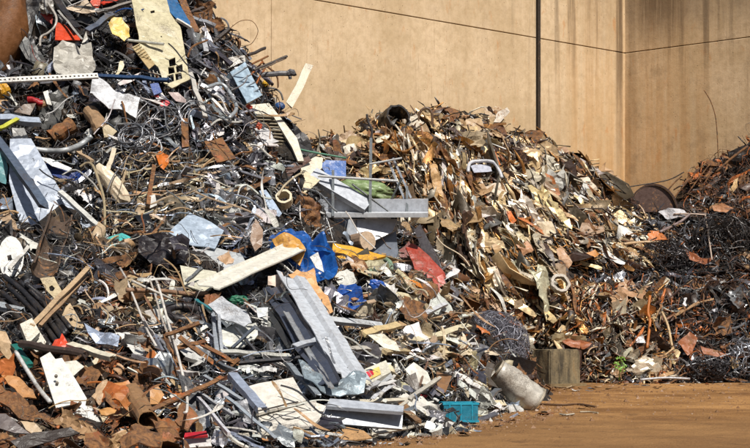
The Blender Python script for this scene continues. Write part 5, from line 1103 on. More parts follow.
# little green plant
gp = root('green_plant', P(620, 372, 45.3), 'small bright green leafy weed at the foot of the heaps', 'plant', 'green weed')
v, f = sweep(spline([P(619, 380, 45.3), P(620, 368, 45.2), P(622, 356, 45.2)], 4), circ(.012, 5)); emit('stem', v, f, C(120, 150, 60), M_SOFT, None, None, gp)
for i in range(34):
    c = P(620 + R.uniform(-5, 6), 362 + R.uniform(-7, 9), 45.2 + R.uniform(-.15, .1)); n = Vector((R.uniform(-.6, .6), -1, R.uniform(0, 1.2))).normalized(); x_, y_, z_ = frame_of(n, Vector((R.uniform(-1, 1), 0, R.uniform(-1, 1))))
    s = R.uniform(.025, .055); pts = [c - x_ * s, c - x_ * s * .3 + y_ * s * .5, c + x_ * s * .6 + y_ * s * .35, c + x_ * s * 1.2, c + x_ * s * .6 - y_ * s * .35, c - x_ * s * .3 - y_ * s * .5]
    v, f = slab_from(pts + [c + z_ * s * .2], [[k, (k + 1) % 6, 6] for k in range(6)], [-z_ * .004] * 7); emit('leaf', v, f, C(130, 176, 58), M_SOFT, None, None, gp)

# ================================================================== THE REST OF THE SCRAP
# ---- shapes shared by many pieces; long axis x, width y, face z, about one unit long
def t_sheet(seed, nx=6, ny=5, amp=.16, curl=0., torn=.07, th=.012):
    r = random.Random(seed); v = []
    fl = [(r.uniform(0, math.pi), r.uniform(-.35, .35), r.uniform(-1, 1) * amp * 2.2) for _ in range(4)]
    for j in range(ny + 1):
        for i in range(nx + 1):
            x, y = i / nx - .5, j / ny - .5
            if i in (0, nx): x += r.uniform(-1, 1) * torn * 1.3
            if j in (0, ny): y += r.uniform(-1, 1) * torn
            x += r.uniform(-1, 1) * .03; y += r.uniform(-1, 1) * .03
            if i in (0, nx) and j in (0, ny) and r.random() < .5: x *= .75; y *= .75
            z = curl * (x * x * 2 - .2) + r.uniform(-1, 1) * amp * .12
            for t, c, a in fl:
                z += a * abs(x * math.cos(t) + y * math.sin(t) - c)
            v.append(Vector((x, y, z)))
    m = sum(p.z for p in v) / len(v)
    for p in v: p.z -= m
    f = []
    for j in range(ny):
        for i in range(nx):
            a = j * (nx + 1) + i; f.append([a, a + 1, a + nx + 2, a + nx + 1])
    return slab_from(v, f, [Vector((0, 0, -th))] * len(v))
def t_crush(seed, nx=9, ny=6, amp=.13, th=.014):
    r = random.Random(seed); v = []
    fl = [(r.uniform(0, math.pi), r.uniform(-.42, .42), r.uniform(-1, 1) * amp * 2.4) for _ in range(9)]
    for j in range(ny + 1):
        for i in range(nx + 1):
            x, y = i / nx - .5, j / ny - .5
            e = .10 if i in (0, nx) or j in (0, ny) else .035
            x += r.uniform(-1, 1) * e; y += r.uniform(-1, 1) * e
            z = sum(a * abs(x * math.cos(t) + y * math.sin(t) - c) for t, c, a in fl) + r.uniform(-1, 1) * .035
            v.append(Vector((x, y, z)))
    m = sum(p.z for p in v) / len(v)
    for p in v: p.z -= m
    f = [[j * (nx + 1) + i, j * (nx + 1) + i + 1, j * (nx + 1) + i + nx + 2, j * (nx + 1) + i + nx + 1] for j in range(ny) for i in range(nx)]
    return slab_from(v, f, [Vector((0, 0, -th))] * len(v))
def t_strip(seed, n=10, w_=.11, bend=.07, twist=1.2, th=.012):
    r = random.Random(seed); v = []; ph = [r.uniform(0, 6) for _ in range(4)]; kink = r.uniform(-.3, .3); ka = r.uniform(-.7, .7) * bend * 3
    tw = r.uniform(-twist, twist)
    for i in range(n + 1):
        u = i / n - .5; ww = w_ / 2 * (1 + .3 * math.sin(u * 7 + ph[0])) * (.55 if i in (0, n) else 1)
        y = bend * .6 * math.sin(u * 4 + ph[1]); z = bend * math.sin(u * 5 + ph[2]) + ka * abs(u - kink); a = tw * u + .3 * math.sin(u * 9 + ph[3])
        for q in (-1, 1): v.append(Vector((u, y + q * ww * math.cos(a), z + q * ww * math.sin(a))))
    f = [[2 * i, 2 * i + 2, 2 * i + 3, 2 * i + 1] for i in range(n)]
    return slab_from(v, f, [Vector((0, 0, -th))] * len(v))
def t_rod(seed, n=9, r0=.010, bend=.06, sides=5):
    r = random.Random(seed); ph = [r.uniform(0, 6) for _ in range(4)]; k = r.uniform(-.3, .3); ka, kb_ = r.uniform(-1, 1) * bend * 2, r.uniform(-1, 1) * bend * 2
    if r.random() < .5: ka = kb_ = 0
    pts = [Vector((u, bend * .4 * math.sin(u * 5 + ph[0]) + ka * max(0, u - k), bend * .4 * math.sin(u * 6 + ph[1]) + kb_ * max(0, u - k))) for u in [i / n - .5 for i in range(n + 1)]]
    return sweep(pts, circ(r0, sides))
def t_pipe(seed, r0=.05):
    r = random.Random(seed); n = 6; cr = [1 - (r.uniform(0, .5) if i in (0, n) else r.uniform(0, .2)) for i in range(n + 1)]; b = r.uniform(-.12, .12)
    pts = [Vector((i / n - .5, 0, b * math.sin(i / n * 3.14))) for i in range(n + 1)]
    return hollow_tube(pts, r0, 8, .78, cr, seed)
def t_profile(seed, kind):
    r = random.Random(seed); n = 5; b1, b2 = r.uniform(-.06, .06), r.uniform(-.06, .06)
    pts = [Vector((i / n - .5, b1 * math.sin(i / n * 3.1), b2 * math.sin(i / n * 4))) for i in range(n + 1)]
    s = {0: usec(.10, .06, .008), 1: lsec(.09, .08, .008), 2: rect(.09, .035)}[kind]
    sc = [r.uniform(.75, 1.05) for _ in range(n + 1)]
    return sweep(pts, s, Vector((0, 0, 1)), scales=sc)
def t_plank(seed):
    r = random.Random(seed); s = .05; n = 6
    pts = [Vector((i / n - .5, r.uniform(-.004, .004), r.uniform(-.004, .004))) for i in range(n + 1)]
    v, f = sweep(pts, [(-.05, -.016), (.05, -.016), (.055, -.008), (.052, .016), (-.05, .018), (-.055, .004)], Vector((0, 0, 1)))
    for k in list(range(6)) + list(range(n * 6, n * 6 + 6)): v[k].x += r.uniform(-.03, .03)
    return v, f
def t_lump(seed):
    v, f = blob(Vector(), Vector((.5, 0, 0)), Vector((0, .38, 0)), Vector((0, 0, .34)), seed, .8, 2, 1.9); return v, f
def t_can(seed):
    r = random.Random(seed); n = 5; cr = [1 - r.uniform(0, .45) for _ in range(n + 1)]
    return hollow_tube([Vector((i / n - .5, r.uniform(-.04, .04), r.uniform(-.04, .04))) for i in range(n + 1)], .28, 10, .93, cr, seed)
def t_panel(seed):
    r = random.Random(seed); t = .02; d = .06; b = r.uniform(-.08, .08)
    v, f = t_sheet(seed, 5, 4, .03, b, .012, .03); return v, f
def t_loop(seed):
    r = random.Random(seed); n = 34; ph = [r.uniform(0, 6) for _ in range(3)]
    return sweep([Vector(((.42 + .1 * math.sin(t * 1.3 + ph[0])) * math.cos(t), (.42 + .1 * math.sin(t * .7 + ph[1])) * math.sin(t), .12 * math.sin(t * .45 + ph[2]))) for t in np.linspace(0, 2 * math.pi * r.uniform(1.1, 2.6), n)], circ(.013, 4))
def lib(fn, n, *a, **k): return [fn(s * 7 + 3, *a, **k) for s in range(n)]
LIB = {
    'sheet': lib(t_sheet, 12), 'crush': lib(t_crush, 14), 'drape': lib(t_crush, 12, 12, 4, .09), 'flat': lib(t_sheet, 8, 5, 4, .06, 0., .05), 'curl': lib(t_sheet, 8, 7, 3, .10, .9, .06),
    'strip': lib(t_strip, 12), 'ribbon': lib(t_strip, 10, 12, .2, .16, 1.6), 'rod': lib(t_rod, 12), 'wire': lib(t_rod, 10, 11, .005, .2, 4),
    'pipe': lib(t_pipe, 6), 'u': lib(t_profile, 5, 0), 'l': lib(t_profile, 5, 1), 'box': lib(t_profile, 5, 2), 'plank': lib(t_plank, 5), 'lump': lib(t_lump, 8), 'can': lib(t_can, 6), 'panel': lib(t_panel, 6), 'loop': lib(t_loop, 8),
    # light versions for the small fragments
    's_sheet': lib(t_sheet, 14, 2, 2, .26, .3, .14, .02), 's_strip': lib(t_strip, 12, 4, .16, .18, 1.5, .02), 's_rod': lib(t_rod, 10, 4, .012, .25, 3), 's_wire': lib(t_rod, 12, 6, .005, .5, 3), 's_lump': lib(t_sheet, 8, 3, 2, .45, -.8, .14, .03)}
NOUN = {'sheet': ('crumpled_sheet', 'crumpled sheet', 'metal sheet'), 'drape': ('draped_sheet', 'long draped sheet', 'metal sheet'), 'crush': ('crushed_sheet', 'crushed sheet', 'metal sheet'), 'flat': ('torn_plate', 'torn flat plate', 'metal plate'), 'curl': ('curled_sheet', 'curled sheet', 'metal sheet'), 'strip': ('metal_strip', 'bent strip', 'metal strip'), 'ribbon': ('twisted_strip', 'twisted wide strip', 'metal strip'),
        'rod': ('bent_rod', 'thin rod', 'rod'), 'wire': ('loose_wire', 'loose wire', 'wire'), 'pipe': ('steel_pipe', 'pipe', 'pipe'), 'u': ('steel_channel', 'channel bar', 'channel'), 'l': ('angle_bar', 'angle bar', 'bar'), 'box': ('flat_bar', 'flat bar', 'bar'),
        'plank': ('wooden_plank', 'splintered plank', 'plank'), 'lump': ('scrap_lump', 'crushed lump', 'scrap lump'), 'can': ('crushed_can', 'crushed can', 'can'), 'panel': ('dented_cover', 'dented flat cover', 'cover'), 'loop': ('wire_loop', 'wire loop', 'wire')}
NOUN_B = {**NOUN, 'sheet': ('torn_sheet', 'torn crumpled sheet', 'metal sheet'), 'strip': ('sheet_offcut', 'narrow sheet offcut', 'offcut'), 'crush': ('flattened_scrap', 'flattened crumpled piece', 'metal sheet'), 'ribbon': ('shredded_strip', 'shredded wide strip', 'metal strip'), 'curl': ('curled_offcut', 'curled offcut', 'offcut'), 'rod': ('rusty_rod', 'thin rusty rod', 'rod')}
NOUN_R = {**NOUN, 'rod': ('dark_wire', 'stiff wire', 'wire'), 'wire': ('snarled_wire', 'snarled wire', 'wire'), 'strip': ('scrap_strip', 'scrap strip', 'metal strip'), 'crush': ('scorched_scrap', 'scorched crumpled piece', 'metal sheet'), 'sheet': ('scorched_sheet', 'scorched sheet', 'metal sheet'), 'curl': ('scrap_curl', 'curled scrap', 'offcut')}
MESHES = {k: [new_mesh(NOUN[k][0], v, f, M_CLEAN) for v, f in LIB[k]] for k in NOUN}

# ---- colours: word, photograph colour, metal, material
K = {'white': ('white', (238, 236, 230), 0, M_CLEAN), 'cream': ('cream', (234, 220, 186), 0, M_CLEAN), 'beige': ('beige', (216, 194, 158), 0, M_CLEAN), 'tan': ('tan', (196, 158, 116), 0, M_CLEAN),
     'brown': ('brown', (120, 80, 52), 0, M_RUST), 'rust': ('rust-brown', (150, 88, 46), 0, M_RUST), 'orange': ('rust-orange', (200, 114, 52), 0, M_WORN), 'dbrown': ('dark brown', (70, 48, 38), 0, M_WORN),
     'grey': ('grey', (160, 160, 166), .55, M_SHINY), 'dgrey': ('dark grey', (80, 80, 88), .5, M_CLEAN), 'black': ('black', (34, 33, 36), 0, M_SOFT), 'bluegrey': ('blue-grey', (176, 190, 210), .45, M_CLEAN), 'silver': ('silver', (210, 212, 216), .75, M_SHINY),
     'galv': ('galvanised', (186, 196, 208), .5, M_SHINY), 'blue': ('blue', (30, 88, 170), 0, M_CLEAN), 'teal': ('teal', (70, 160, 160), 0, M_CLEAN), 'yellow': ('yellow', (238, 190, 70), 0, M_CLEAN), 'red': ('red', (200, 56, 40), 0, M_CLEAN), 'pale': ('pale tan', (244, 212, 162), .36, M_SHINY), 'shine': ('bright', (252, 238, 212), .40, M_SHINY), 'wood': ('grey-tan', (196, 172, 140), 0, M_WOOD), 'bronze': ('bronze', (206, 150, 88), .75, M_SHINY)}
def pick(d):
    ks = list(d); return R.choices(ks, [d[k] for k in ks])[0]
def basis(n, ang, tilt):
    """z along the surface (tilted at random), x along the picture angle laid into the surface"""
    a = rad(ang); t = Vector((math.cos(a), 0, math.sin(a)))
    x = t - n * t.dot(n)
    if x.length < .15: x = n.orthogonal()
    x = (x.normalized() + n * R.gauss(0, tilt * .33)).normalized()
    z = n - x * n.dot(x); z.normalize(); y = z.cross(x); r = R.gauss(0, tilt)
    r = max(-1.35, min(1.35, r)); z = z * math.cos(r) + y * math.sin(r); return x, z.cross(x), z
FILL = []
COUNT = {}
def filler(kind, px, py, ang, lpx, wpx, colk, tilt=.35, lift=.04, flat_n=.35, NOUN=NOUN):
    h = hit(px, py)
    if not h: return None
    loc, n, which, _ = h; D = loc.y; m = D / F
    n = (n * (1 - flat_n) + Vector((0, -1, .35)) * flat_n).normalized()
    x, y, z = basis(n, ang, tilt)
    var = R.randrange(len(MESHES[kind])); me = MESHES[kind][var]
    L = lpx * m; W = wpx * m
    wid = {'strip': .11, 'ribbon': .2, 'rod': .02, 'wire': .01, 'pipe': .10, 'u': .10, 'l': .09, 'box': .09, 'plank': .10, 'can': .56, 'lump': .76}.get(kind, 1.)
    sy = W / wid; sz = {'sheet': (L + W) / 2, 'flat': (L + W) / 2, 'crush': (L + W) / 2, 'drape': (L + W) / 2, 'curl': L, 'panel': L, 'strip': L, 'ribbon': L, 'lump': sy, 'loop': sy}.get(kind, sy)
    if kind in ('strip', 'ribbon'): sy = W / wid; sz = L * .8
    o = bpy.data.objects.new(NOUN[kind][0], me); COL.objects.link(o)
    o.matrix_world = Matrix.Translation(loc + (h[1] * .4 - ray(px, py) * .6) * lift) @ Matrix((x, y, z)).transposed().to_4x4() @ Matrix.Diagonal((L, sy, sz, 1))
    word, rgb, met, mat = K[colk]
    j = R.uniform(.82, 1.1); o.color = (*[min(.82, lin(c) * .66 * j * R.uniform(.95, 1.05)) for c in rgb], met)
    o.material_slots[0].link = 'OBJECT'; o.material_slots[0].material = mat
    o['category'] = NOUN[kind][2]
    FILL.append((o, px, py, lpx, wpx, word, NOUN[kind][1], which)); COUNT[NOUN[kind][0]] = COUNT.get(NOUN[kind][0], 0) + 1
    return o
def masked(px, py): 
    x, y = int(px), int(py); return 0 <= x < 750 and 0 <= y < 448 and MASK[y, x]

# ---- where what lies: (x0, y0, x1, y1), pieces, kinds, colours, angle and spread, length, width
SIL = dict(silver=3, grey=3, dgrey=3, white=2, galv=2)
REG = [
    ((-30, -20, 205, 78), 150, dict(strip=3.9, ribbon=1.5, rod=3, crush=1.6, sheet=0.7, u=1.5, flat=0.75, l=1, box=1, can=.4, panel=.4), dict(grey=4, bluegrey=1.8, dgrey=4, black=3, white=3.4, silver=3, brown=1.1, cream=1.1, rust=0.75, red=.4, blue=.2), -40, 32, (12, 40), (3, 11)),
    ((-30, 84, 112, 140), 60, dict(crush=1.6, sheet=0.7, strip=2.6, ribbon=1, rod=2, flat=0.75, can=.6, wire=1), dict(dgrey=4, black=5, dbrown=2.2, grey=2, bluegrey=0.9, brown=1.1, tan=0.5, white=1.2), -20, 50, (12, 36), (4, 12)),
    ((108, 76, 255, 150), 130, dict(strip=3.9, ribbon=1.5, rod=3, wire=2.5, loop=1, u=1, crush=0.96, sheet=0.42, l=1), dict(grey=4, bluegrey=1.8, silver=6, dgrey=3, white=2.5, rust=1.1, brown=0.75, tan=0.5), -50, 35, (14, 44), (2, 6)),
    ((188, 24, 275, 120), 80, dict(strip=3.9, ribbon=1.5, box=2, l=2, u=1.5, rod=2, flat=0.5, crush=0.8, sheet=0.35), dict(grey=3, bluegrey=1.4, dgrey=4, rust=1.5, brown=1.5, silver=3, white=1.7, tan=0.43), -52, 16, (16, 42), (2.5, 7)),
    ((205, 110, 320, 205), 110, dict(strip=3.2, ribbon=1.2, rod=3, crush=1.2, sheet=0.52, flat=0.5, plank=.8, box=1, wire=1, pipe=.5), dict(grey=3, bluegrey=1.4, white=3.4, dgrey=3, brown=1.5, tan=1.1, silver=3, rust=0.75), -10, 55, (12, 38), (2.5, 8)),
    ((112, 158, 225, 232), 110, dict(rod=5, strip=3.9, ribbon=1.5, wire=2, plank=1, box=.8), dict(wood=2.9, tan=2.2, cream=1.1, grey=2, bluegrey=0.9, beige=1.4, silver=1.5, brown=0.75), 22, 26, (16, 52), (1.8, 4)),
    ((-30, 140, 118, 285), 110, dict(rod=3, strip=3.2, ribbon=1.2, wire=2, crush=0.8, sheet=0.35, box=1, flat=0.4, plank=.6), dict(grey=3, bluegrey=1.4, dgrey=3, black=3, tan=1.4, wood=1.4, white=2.5, brown=1.1, silver=1.5), 30, 50, (14, 42), (2, 6)),
    ((85, 225, 200, 345), 150, dict(rod=4, strip=3.9, ribbon=1.5, wire=1.5, plank=1, flat=0.5, crush=0.8, sheet=0.35, curl=0.4), dict(brown=2.2, rust=2.2, tan=2.2, wood=2.2, dbrown=1.5, white=1.7, beige=1.1), -15, 50, (12, 44), (1.8, 5.5)),
    ((200, 195, 330, 300), 80, dict(strip=2.6, ribbon=1, rod=2.5, flat=0.5, crush=0.96, sheet=0.42, box=1, wire=1), dict(grey=2.5, bluegrey=1.1, white=3.4, tan=1.4, brown=1.5, silver=3, dgrey=2, blue=.2), -25, 50, (12, 36), (2.5, 7)),
    ((-30, 270, 110, 350), 60, dict(strip=2.6, ribbon=1, rod=2.5, flat=0.5, crush=0.96, sheet=0.42, box=1, panel=.6), dict(grey=2, bluegrey=0.9, white=3.4, tan=1.4, brown=1.5, dgrey=2, black=2), -35, 40, (12, 34), (3, 8)),
    ((-30, 345, 195, 455), 190, dict(crush=2, sheet=0.88, curl=1.2, flat=.3, drape=1.5, strip=2.6, ribbon=1, rod=1.5, can=.3), dict(rust=3, orange=2.2, tan=1.8, brown=3, dbrown=1.5, beige=0.72, white=0.85), -25, 45, (12, 36), (4, 14)),
    ((150, 300, 345, 448), 190, dict(strip=3.9, ribbon=1.5, u=2, l=2, rod=3, box=1.5, crush=0.8, sheet=0.35, flat=0.5, panel=.5, wire=.8), dict(grey=3, bluegrey=1.4, silver=4.5, white=4.2, dgrey=3, galv=2, rust=0.9, tan=0.86, teal=.25), -35, 40, (14, 48), (2, 7)),
    ((325, 262, 462, 360), 120, dict(plank=2.5, strip=3.2, ribbon=1.2, box=2, flat=0.75, crush=1.2, sheet=0.52, rod=1.5, curl=0.4), dict(beige=2.2, tan=2.2, cream=2.2, white=3.4, wood=2.2, grey=1.5, bluegrey=0.68, brown=1.5, orange=0.52), -2, 24, (12, 44), (3, 8)),
    ((330, 340, 520, 438), 170, dict(plank=1.5, strip=3.2, ribbon=1.2, box=2, flat=0.9, crush=1.4, sheet=0.63, rod=2, u=1, panel=.7, curl=0.32), dict(white=6.8, cream=2.2, grey=3, bluegrey=1.4, beige=1.4, tan=1.1, dgrey=1.5, silver=1.5), 8, 42, (10, 36), (2.5, 8)),
    ((300, 225, 450, 300), 50, dict(strip=2.6, ribbon=1, rod=2, flat=0.5, crush=1.2, sheet=0.52, plank=1), dict(tan=1.4, brown=2.2, grey=2, bluegrey=0.9, white=2.5, dbrown=1.5, cream=0.72), -20, 45, (10, 28), (2.5, 7)),
]
REG.append(((448, 296, 552, 392), 60, dict(strip=3, rod=3, curl=.6, crush=1), dict(brown=3, rust=3, dbrown=4, tan=2, beige=1, orange=1), -40, 50, (8, 24), (2, 6)))
REGB = [   # the sheet heap against the wall
    ((300, 118, 420, 200), 100, dict(crush=3, ribbon=3, curl=1.5, strip=3), dict(tan=3, pale=4, shine=3, beige=1.5, brown=2, bronze=3, white=1.5, dbrown=2.5, rust=1), -20, 40, (14, 36), (4, 11)),
    ((400, 104, 535, 175), 130, dict(crush=4, drape=1.5, ribbon=3, strip=3, can=.1), dict(tan=3, pale=4, shine=3, beige=1.5, dbrown=4, bronze=3, white=1, brown=2.5), -18, 30, (14, 38), (4, 12)),
    ((395, 155, 480, 305), 160, dict(ribbon=5, strip=6, crush=1.6, drape=4.5), dict(tan=2, pale=6.5, shine=8, beige=1.2, bronze=4, white=1.8, brown=1.5, dbrown=2, rust=1.8), -80, 9, (22, 66), (2.5, 8)),
    ((465, 150, 565, 305), 210, dict(ribbon=5, strip=6, crush=1.8, drape=4.5), dict(tan=2, pale=6.5, shine=8, beige=1.2, bronze=4, white=1.8, brown=1.5, dbrown=2, rust=1.8, orange=.3), -58, 12, (20, 60), (2.5, 8.5)),
    ((545, 140, 645, 265), 130, dict(ribbon=5, strip=6, crush=1.6, drape=3.5), dict(tan=2.5, pale=4, shine=4, beige=1.2, bronze=4, white=1.5, brown=2, dbrown=3, rust=1), -46, 12, (18, 50), (2.5, 7.5)),
    ((440, 285, 670, 383), 220, dict(ribbon=2.5, strip=6, crush=1.6, curl=1, rod=2.5), dict(tan=2.5, pale=2.5, shine=4, beige=1.5, bronze=3, brown=3, dbrown=4, rust=2.5, orange=2), 68, 34, (10, 38), (1.8, 6)),
]
REGR = [   # dark wire heap and rusty heap
    ((590, 205, 790, 300), 150, dict(rod=4, wire=4, strip=3.5, sheet=.6, crush=1.2, loop=1), dict(black=2.5, dgrey=4, dbrown=4, grey=2, silver=2.5, rust=2.5, brown=2, tan=.8, orange=.7), -30, 45, (12, 40), (1.4, 4)),
    ((590, 285, 790, 383), 190, dict(rod=3.5, wire=1.5, strip=6, sheet=.6, crush=2.2, curl=.6, loop=.5), dict(black=1.5, dgrey=2, dbrown=4.5, silver=3, white=1, rust=3, orange=1.8, tan=1.5, grey=2, brown=2), -10, 55, (10, 36), (1.6, 5)),
    ((685, 140, 800, 215), 110, dict(rod=4, wire=2, strip=4, crush=2, curl=1, l=1), dict(rust=4, brown=4, dbrown=4, orange=1.5, black=2, tan=.6), 30, 55, (10, 30), (2, 6)),
]
CAP = 296
def fill(regs, lift, tilt, owner=None, NOUN=NOUN):
    for (x0, y0, x1, y1), n, kinds, cols, a0, sp, lr, wr in regs:
        done = tries = 0
        while done < n and tries < n * 7:
            tries += 1
            px, py = R.uniform(x0, x1), R.uniform(y0, y1)
            if masked(px, py) and R.random() < .86: continue
            kind = pick(kinds)
            if COUNT.get(NOUN[kind][0], 0) >= CAP:
                kind = R.choice([k for k in kinds if COUNT.get(NOUN[k][0], 0) < CAP] or [None])
                if kind is None: break
            h = hit(px, py)
            if not h or (owner is not None and h[2] != owner): continue
            l = R.uniform(*lr) * R.choice((.7, .9, 1, 1.15)); w_ = R.uniform(*wr); ang = R.gauss(a0, sp)
            if kind in ('sheet', 'flat', 'panel', 'crush'): w_ = max(w_ * 1.3, l * R.uniform(.45, .85)); l *= .75
            elif kind == 'curl': w_ = max(w_, l * R.uniform(.25, .5)); l *= .9
            elif kind == 'drape': l = R.uniform(24, 58); w_ = l * R.uniform(.2, .36)
            elif kind == 'can': l = R.uniform(8, 12); w_ = l * .7
            elif kind == 'lump': w_ = l * .7
            elif kind == 'loop': l = w_ = R.uniform(14, 24)
            elif kind == 'wire': w_ = R.uniform(.5, 1.)
            elif kind == 'rod': w_ = min(w_, R.uniform(1, 2.6))
            # keep long pieces from lying across the named ones
            e = rad(ang); dx, dy = math.cos(e) * l * .42, -math.sin(e) * l * .42
            k = masked(px + dx, py + dy) + masked(px - dx, py - dy)
            if k and kind not in ('wire', 'rod') and R.random() < .75: continue
            if filler(kind, px, py, ang, l, w_, pick(cols), tilt, R.uniform(.0, lift), NOUN=NOUN): done += 1
fill(REG, .34, .7, 0)
fill(REGB, .34, .55, 1, NOUN_B)
fill(REGR, .3, .7, 1, NOUN_R)
NOUN_O = {**NOUN, 'rod': ('slim_rod', 'slim rod', 'rod'), 'wire': ('stray_wire', 'stray wire', 'wire'), 'strip': ('metal_sliver', 'metal sliver', 'metal strip')}
OVER = [((x0, y0, x1, y1), max(8, n // 6), dict(rod=3, wire=3, strip=2), c, a, sp + 15, (lr[0] + 6, lr[1] + 14), (1, 3)) for (x0, y0, x1, y1), n, _, c, a, sp, lr, wr in REG]
KEEP = MASK.copy(); MASK[:400] = False; MASK[:, :436] = False; MASK[396:, 430:560] = True
fill(OVER, 1.15, .3, 0, NOUN_O)
MASK[:] = KEEP
print('COUNT', COUNT)

# ---- what nobody could count: small fragments between the pieces, one mass to each heap
def to_np(v, f):
    return np.array([tuple(p) for p in v], np.float32), f
SL = {k: [to_np(*t) for t in LIB[k]] for k in LIB if k.startswith('s_')}
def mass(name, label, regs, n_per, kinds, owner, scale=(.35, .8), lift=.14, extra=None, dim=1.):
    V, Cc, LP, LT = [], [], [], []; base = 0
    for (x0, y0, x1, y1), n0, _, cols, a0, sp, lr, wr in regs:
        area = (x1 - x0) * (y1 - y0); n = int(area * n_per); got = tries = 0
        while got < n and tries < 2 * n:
            tries += 1
            px, py = R.uniform(x0, x1), R.uniform(y0, y1)
            h = hit(px, py)
            if not h or h[2] != owner or (masked(px, py) and R.random() < .8): continue
            got += 1
            kind = pick(kinds); v, f = R.choice(SL[kind]); m = h[0].y / F
            l = R.uniform(*lr) * R.uniform(*scale) * m; ang = R.gauss(a0, sp * 1.2)
            if kind in ('s_sheet', 's_lump'): w_ = l * R.uniform(.35, .8); s3 = (l, w_, (l + w_) / 2)
            elif kind == 's_strip': w_ = R.uniform(1.2, 3.6) * m; s3 = (l, w_ / .16, l * .7)
            elif kind == 's_wire': l *= 1.7; s3 = (l, R.uniform(.5, 1.1) * m / .01 * .6, l * .5); s3 = (l, max(s3[1], l * .35), max(s3[1], l * .35))
            else: s3 = (l, R.uniform(1., 2.2) * m / .024, R.uniform(1., 2.2) * m / .024)
            x, y, z = basis((h[1] * .7 + Vector((0, -.3, .1))).normalized(), ang, .6)
            A = np.array([x * s3[0], y * s3[1], z * s3[2]], np.float32)
            p = h[0] - ray(px, py) * R.uniform(-.03, lift)
            V.append(v @ A + np.array(p, np.float32))
            word, rgb, met, mat = K[pick(cols)]; j = R.uniform(.7, 1.1) if R.random() < dim else R.uniform(.05, .3)  # fragments past dim go near-black, gap shade put into their colour
            Cc.append(np.tile(np.array([*[min(.8, lin(c) * .66 * j) for c in rgb], met], np.float32), (len(v), 1)))
            for q in f: LP.append(np.array(q, np.int32) + base); LT.append(len(q))
            base += len(v)
    V = np.concatenate(V); Cc = np.concatenate(Cc); L = np.concatenate(LP); T = np.array(LT, np.int32)
    me = bpy.data.meshes.new(name); me.vertices.add(len(V)); me.vertices.foreach_set('co', V.ravel()); me.loops.add(len(L)); me.loops.foreach_set('vertex_index', L)
    me.polygons.add(len(T)); me.polygons.foreach_set('loop_start', np.r_[0, np.cumsum(T)[:-1]].astype(np.int32)); me.polygons.foreach_set('loop_total', T)
    me.update(calc_edges=True); me.validate()
    at_ = me.attributes.new('Col', 'FLOAT_COLOR', 'POINT'); at_.data.foreach_set('color', Cc.ravel())
    me.materials.append(M_STUFF); o = link(name, me); o['kind'] = 'stuff'; o['label'] = label; return o
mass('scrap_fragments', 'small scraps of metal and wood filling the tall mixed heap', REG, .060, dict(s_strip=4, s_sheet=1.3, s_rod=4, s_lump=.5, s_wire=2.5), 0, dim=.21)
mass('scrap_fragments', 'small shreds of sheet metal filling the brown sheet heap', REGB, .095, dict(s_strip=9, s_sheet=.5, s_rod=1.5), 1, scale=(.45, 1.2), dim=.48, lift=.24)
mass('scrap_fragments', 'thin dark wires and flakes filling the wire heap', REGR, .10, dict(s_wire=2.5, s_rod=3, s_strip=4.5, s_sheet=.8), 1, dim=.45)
# crumbs on the dirt along the toes
def crumbs():
    V, f_, c = [], [], 0
    for _ in range(4200):
        if R.random() < .6:
            px = R.uniform(300, 760); py = 383 + abs(R.gauss(0, 16)); 
        else:
            t = R.random(); px = 340 + 230 * t + R.gauss(0, 14); py = 446 - 40 * t + R.gauss(3, 5)
        if py < 383: continue
        d = ray(px, py); t = EYE / -d.z; p = Vector((0, 0, EYE)) + d * t
        s = R.uniform(.005, .02) * (1 + (R.random() < .10) * 2.2); a = R.uniform(0, 6)
        for x, y, z in ((-1, -.6, -.3), (1, -.5, -.3), (.2, .9, -.3), (.1, 0, .7)):
            V.append(p + Vector(((x * math.cos(a) - y * math.sin(a)) * s, (x * math.sin(a) + y * math.cos(a)) * s, z * s + .012)))
        f_ += [(c, c + 1, c + 3), (c + 1, c + 2, c + 3), (c + 2, c, c + 3), (c + 2, c + 1, c)]; c += 4
    o = link('ground_crumbs', new_mesh('ground_crumbs', V, f_, M_WORN), None, C(150, 110, 74)); o['kind'] = 'stuff'; o['label'] = 'crumbs and flakes scattered on the rusty dirt'
crumbs()

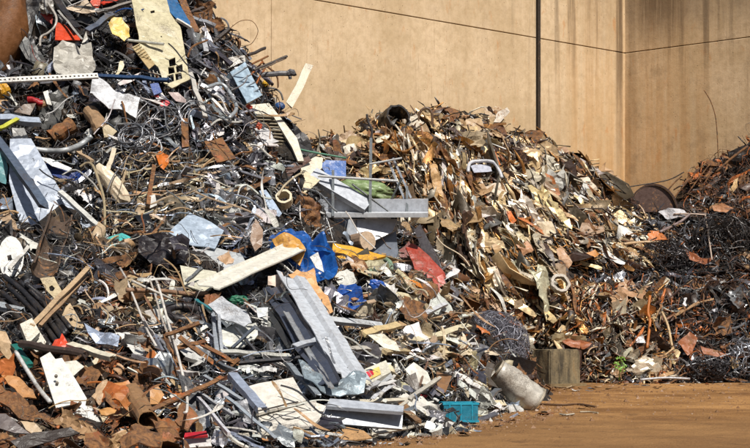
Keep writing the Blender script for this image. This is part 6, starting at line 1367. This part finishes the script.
def litter():
    V, Cc, f_, c = [], [], [], 0
    for _ in range(420):
        if R.random() < .5: px = R.uniform(535, 770); py = 384 + abs(R.gauss(0, 5))
        else:
            t = R.random(); px = 350 + 200 * t + R.gauss(0, 12); py = 444 - 36 * t + abs(R.gauss(2, 5))
        d = ray(px, py); p = Vector((0, 0, EYE)) + d * (EYE / -d.z); kind = R.choice(('s_strip', 's_strip', 's_sheet', 's_rod', 's_wire'))
        v, f = R.choice(SL[kind]); a = R.uniform(0, 6.28); l = R.uniform(.05, .22); w_ = {'s_strip': .25, 's_sheet': .6, 's_rod': .6, 's_wire': .5}[kind] * l
        x = Vector((math.cos(a), math.sin(a), R.gauss(0, .08))).normalized(); y = Vector((0, 0, 1)).cross(x).normalized(); z = x.cross(y)
        q = v @ np.array([x * l, y * w_, z * w_ * .6], np.float32) + np.array(p + Vector((0, 0, .02)), np.float32)
        V += [tuple(k) for k in q]; word, rgb, met, mat = K[R.choice(('white', 'grey', 'tan', 'brown', 'rust', 'dbrown', 'black', 'pale', 'bluegrey', 'dgrey', 'rust'))]
        Cc += [(*[lin(u) * .6 for u in rgb], met)] * len(v); f_ += [tuple(k + c for k in u) for u in f]; c += len(v)
    me = new_mesh('ground_litter', V, f_, M_STUFF); at_ = me.attributes.new('Col', 'FLOAT_COLOR', 'POINT'); at_.data.foreach_set('color', np.array(Cc, np.float32).ravel())
    o = link('ground_litter', me); o['kind'] = 'stuff'; o['label'] = 'small bits of scrap scattered on the dirt at the foot of the heaps'
litter()

# ---- say of every piece which one it is
def near(px, py, n=6):
    return sorted((math.hypot(px - x, (py - y)), x, y, p) for x, y, p in LANDMARKS)[:n]
def direction(px, py, x, y):
    a = math.degrees(math.atan2(y - py, px - x))
    k = int(((a + 22.5) % 360) // 45)
    return ['right of', 'up and right of', 'above', 'up and left of', 'left of', 'down and left of', 'below', 'down and right of'][k]
used = set(); pend = []
def size_word(l, w_):
    return 'tiny' if l < 9 else 'short' if l < 16 else 'mid-length' if l < 27 else 'long'
FILL.sort(key=lambda t: -t[3])
for o, px, py, l, w_, word, kind, which in FILL:
    head = f'{size_word(l, w_)} {word} {kind}'; nn = near(px, py)
    cands = []
    for d, x, y, p in nn[:2]: cands.append(f"{head} {'just ' if d < 14 else ''}{direction(px, py, x, y)} the {p}")
    cands.append(f'{head} between the {nn[0][3]} and the {nn[1][3]}')
    cands.append(f'{head} between the {nn[0][3]} and the {nn[2][3]}')
    cands += [f'{head} next to the {nn[0][3]}', f'{head} between the {nn[1][3]} and the {nn[2][3]}', f'{head} between the {nn[0][3]} and the {nn[3][3]}']
    for d, x, y, p in nn[2:]: cands.append(f'{head} some way {direction(px, py, x, y)} the {p}')
    cands = [c for c in cands if len(c.replace('-', ' ').split()) <= 16]
    for c in cands:
        if c not in used: used.add(c); o['label'] = c; break
    else:
        c = cands[0]; o['label'] = c; o['group'] = f'{word} {kind}s near the {nn[0][3]}'
        for q in pend:
            if q['label'] == c: q['group'] = o['group']
        for t in FILL:
            if t[0].get('label') == c: t[0]['group'] = o['group']
    if 'group' not in o: o['group'] = {0: f'{kind}s in the tall mixed heap', 1: f'{kind}s in the heaps against the wall'}[which]
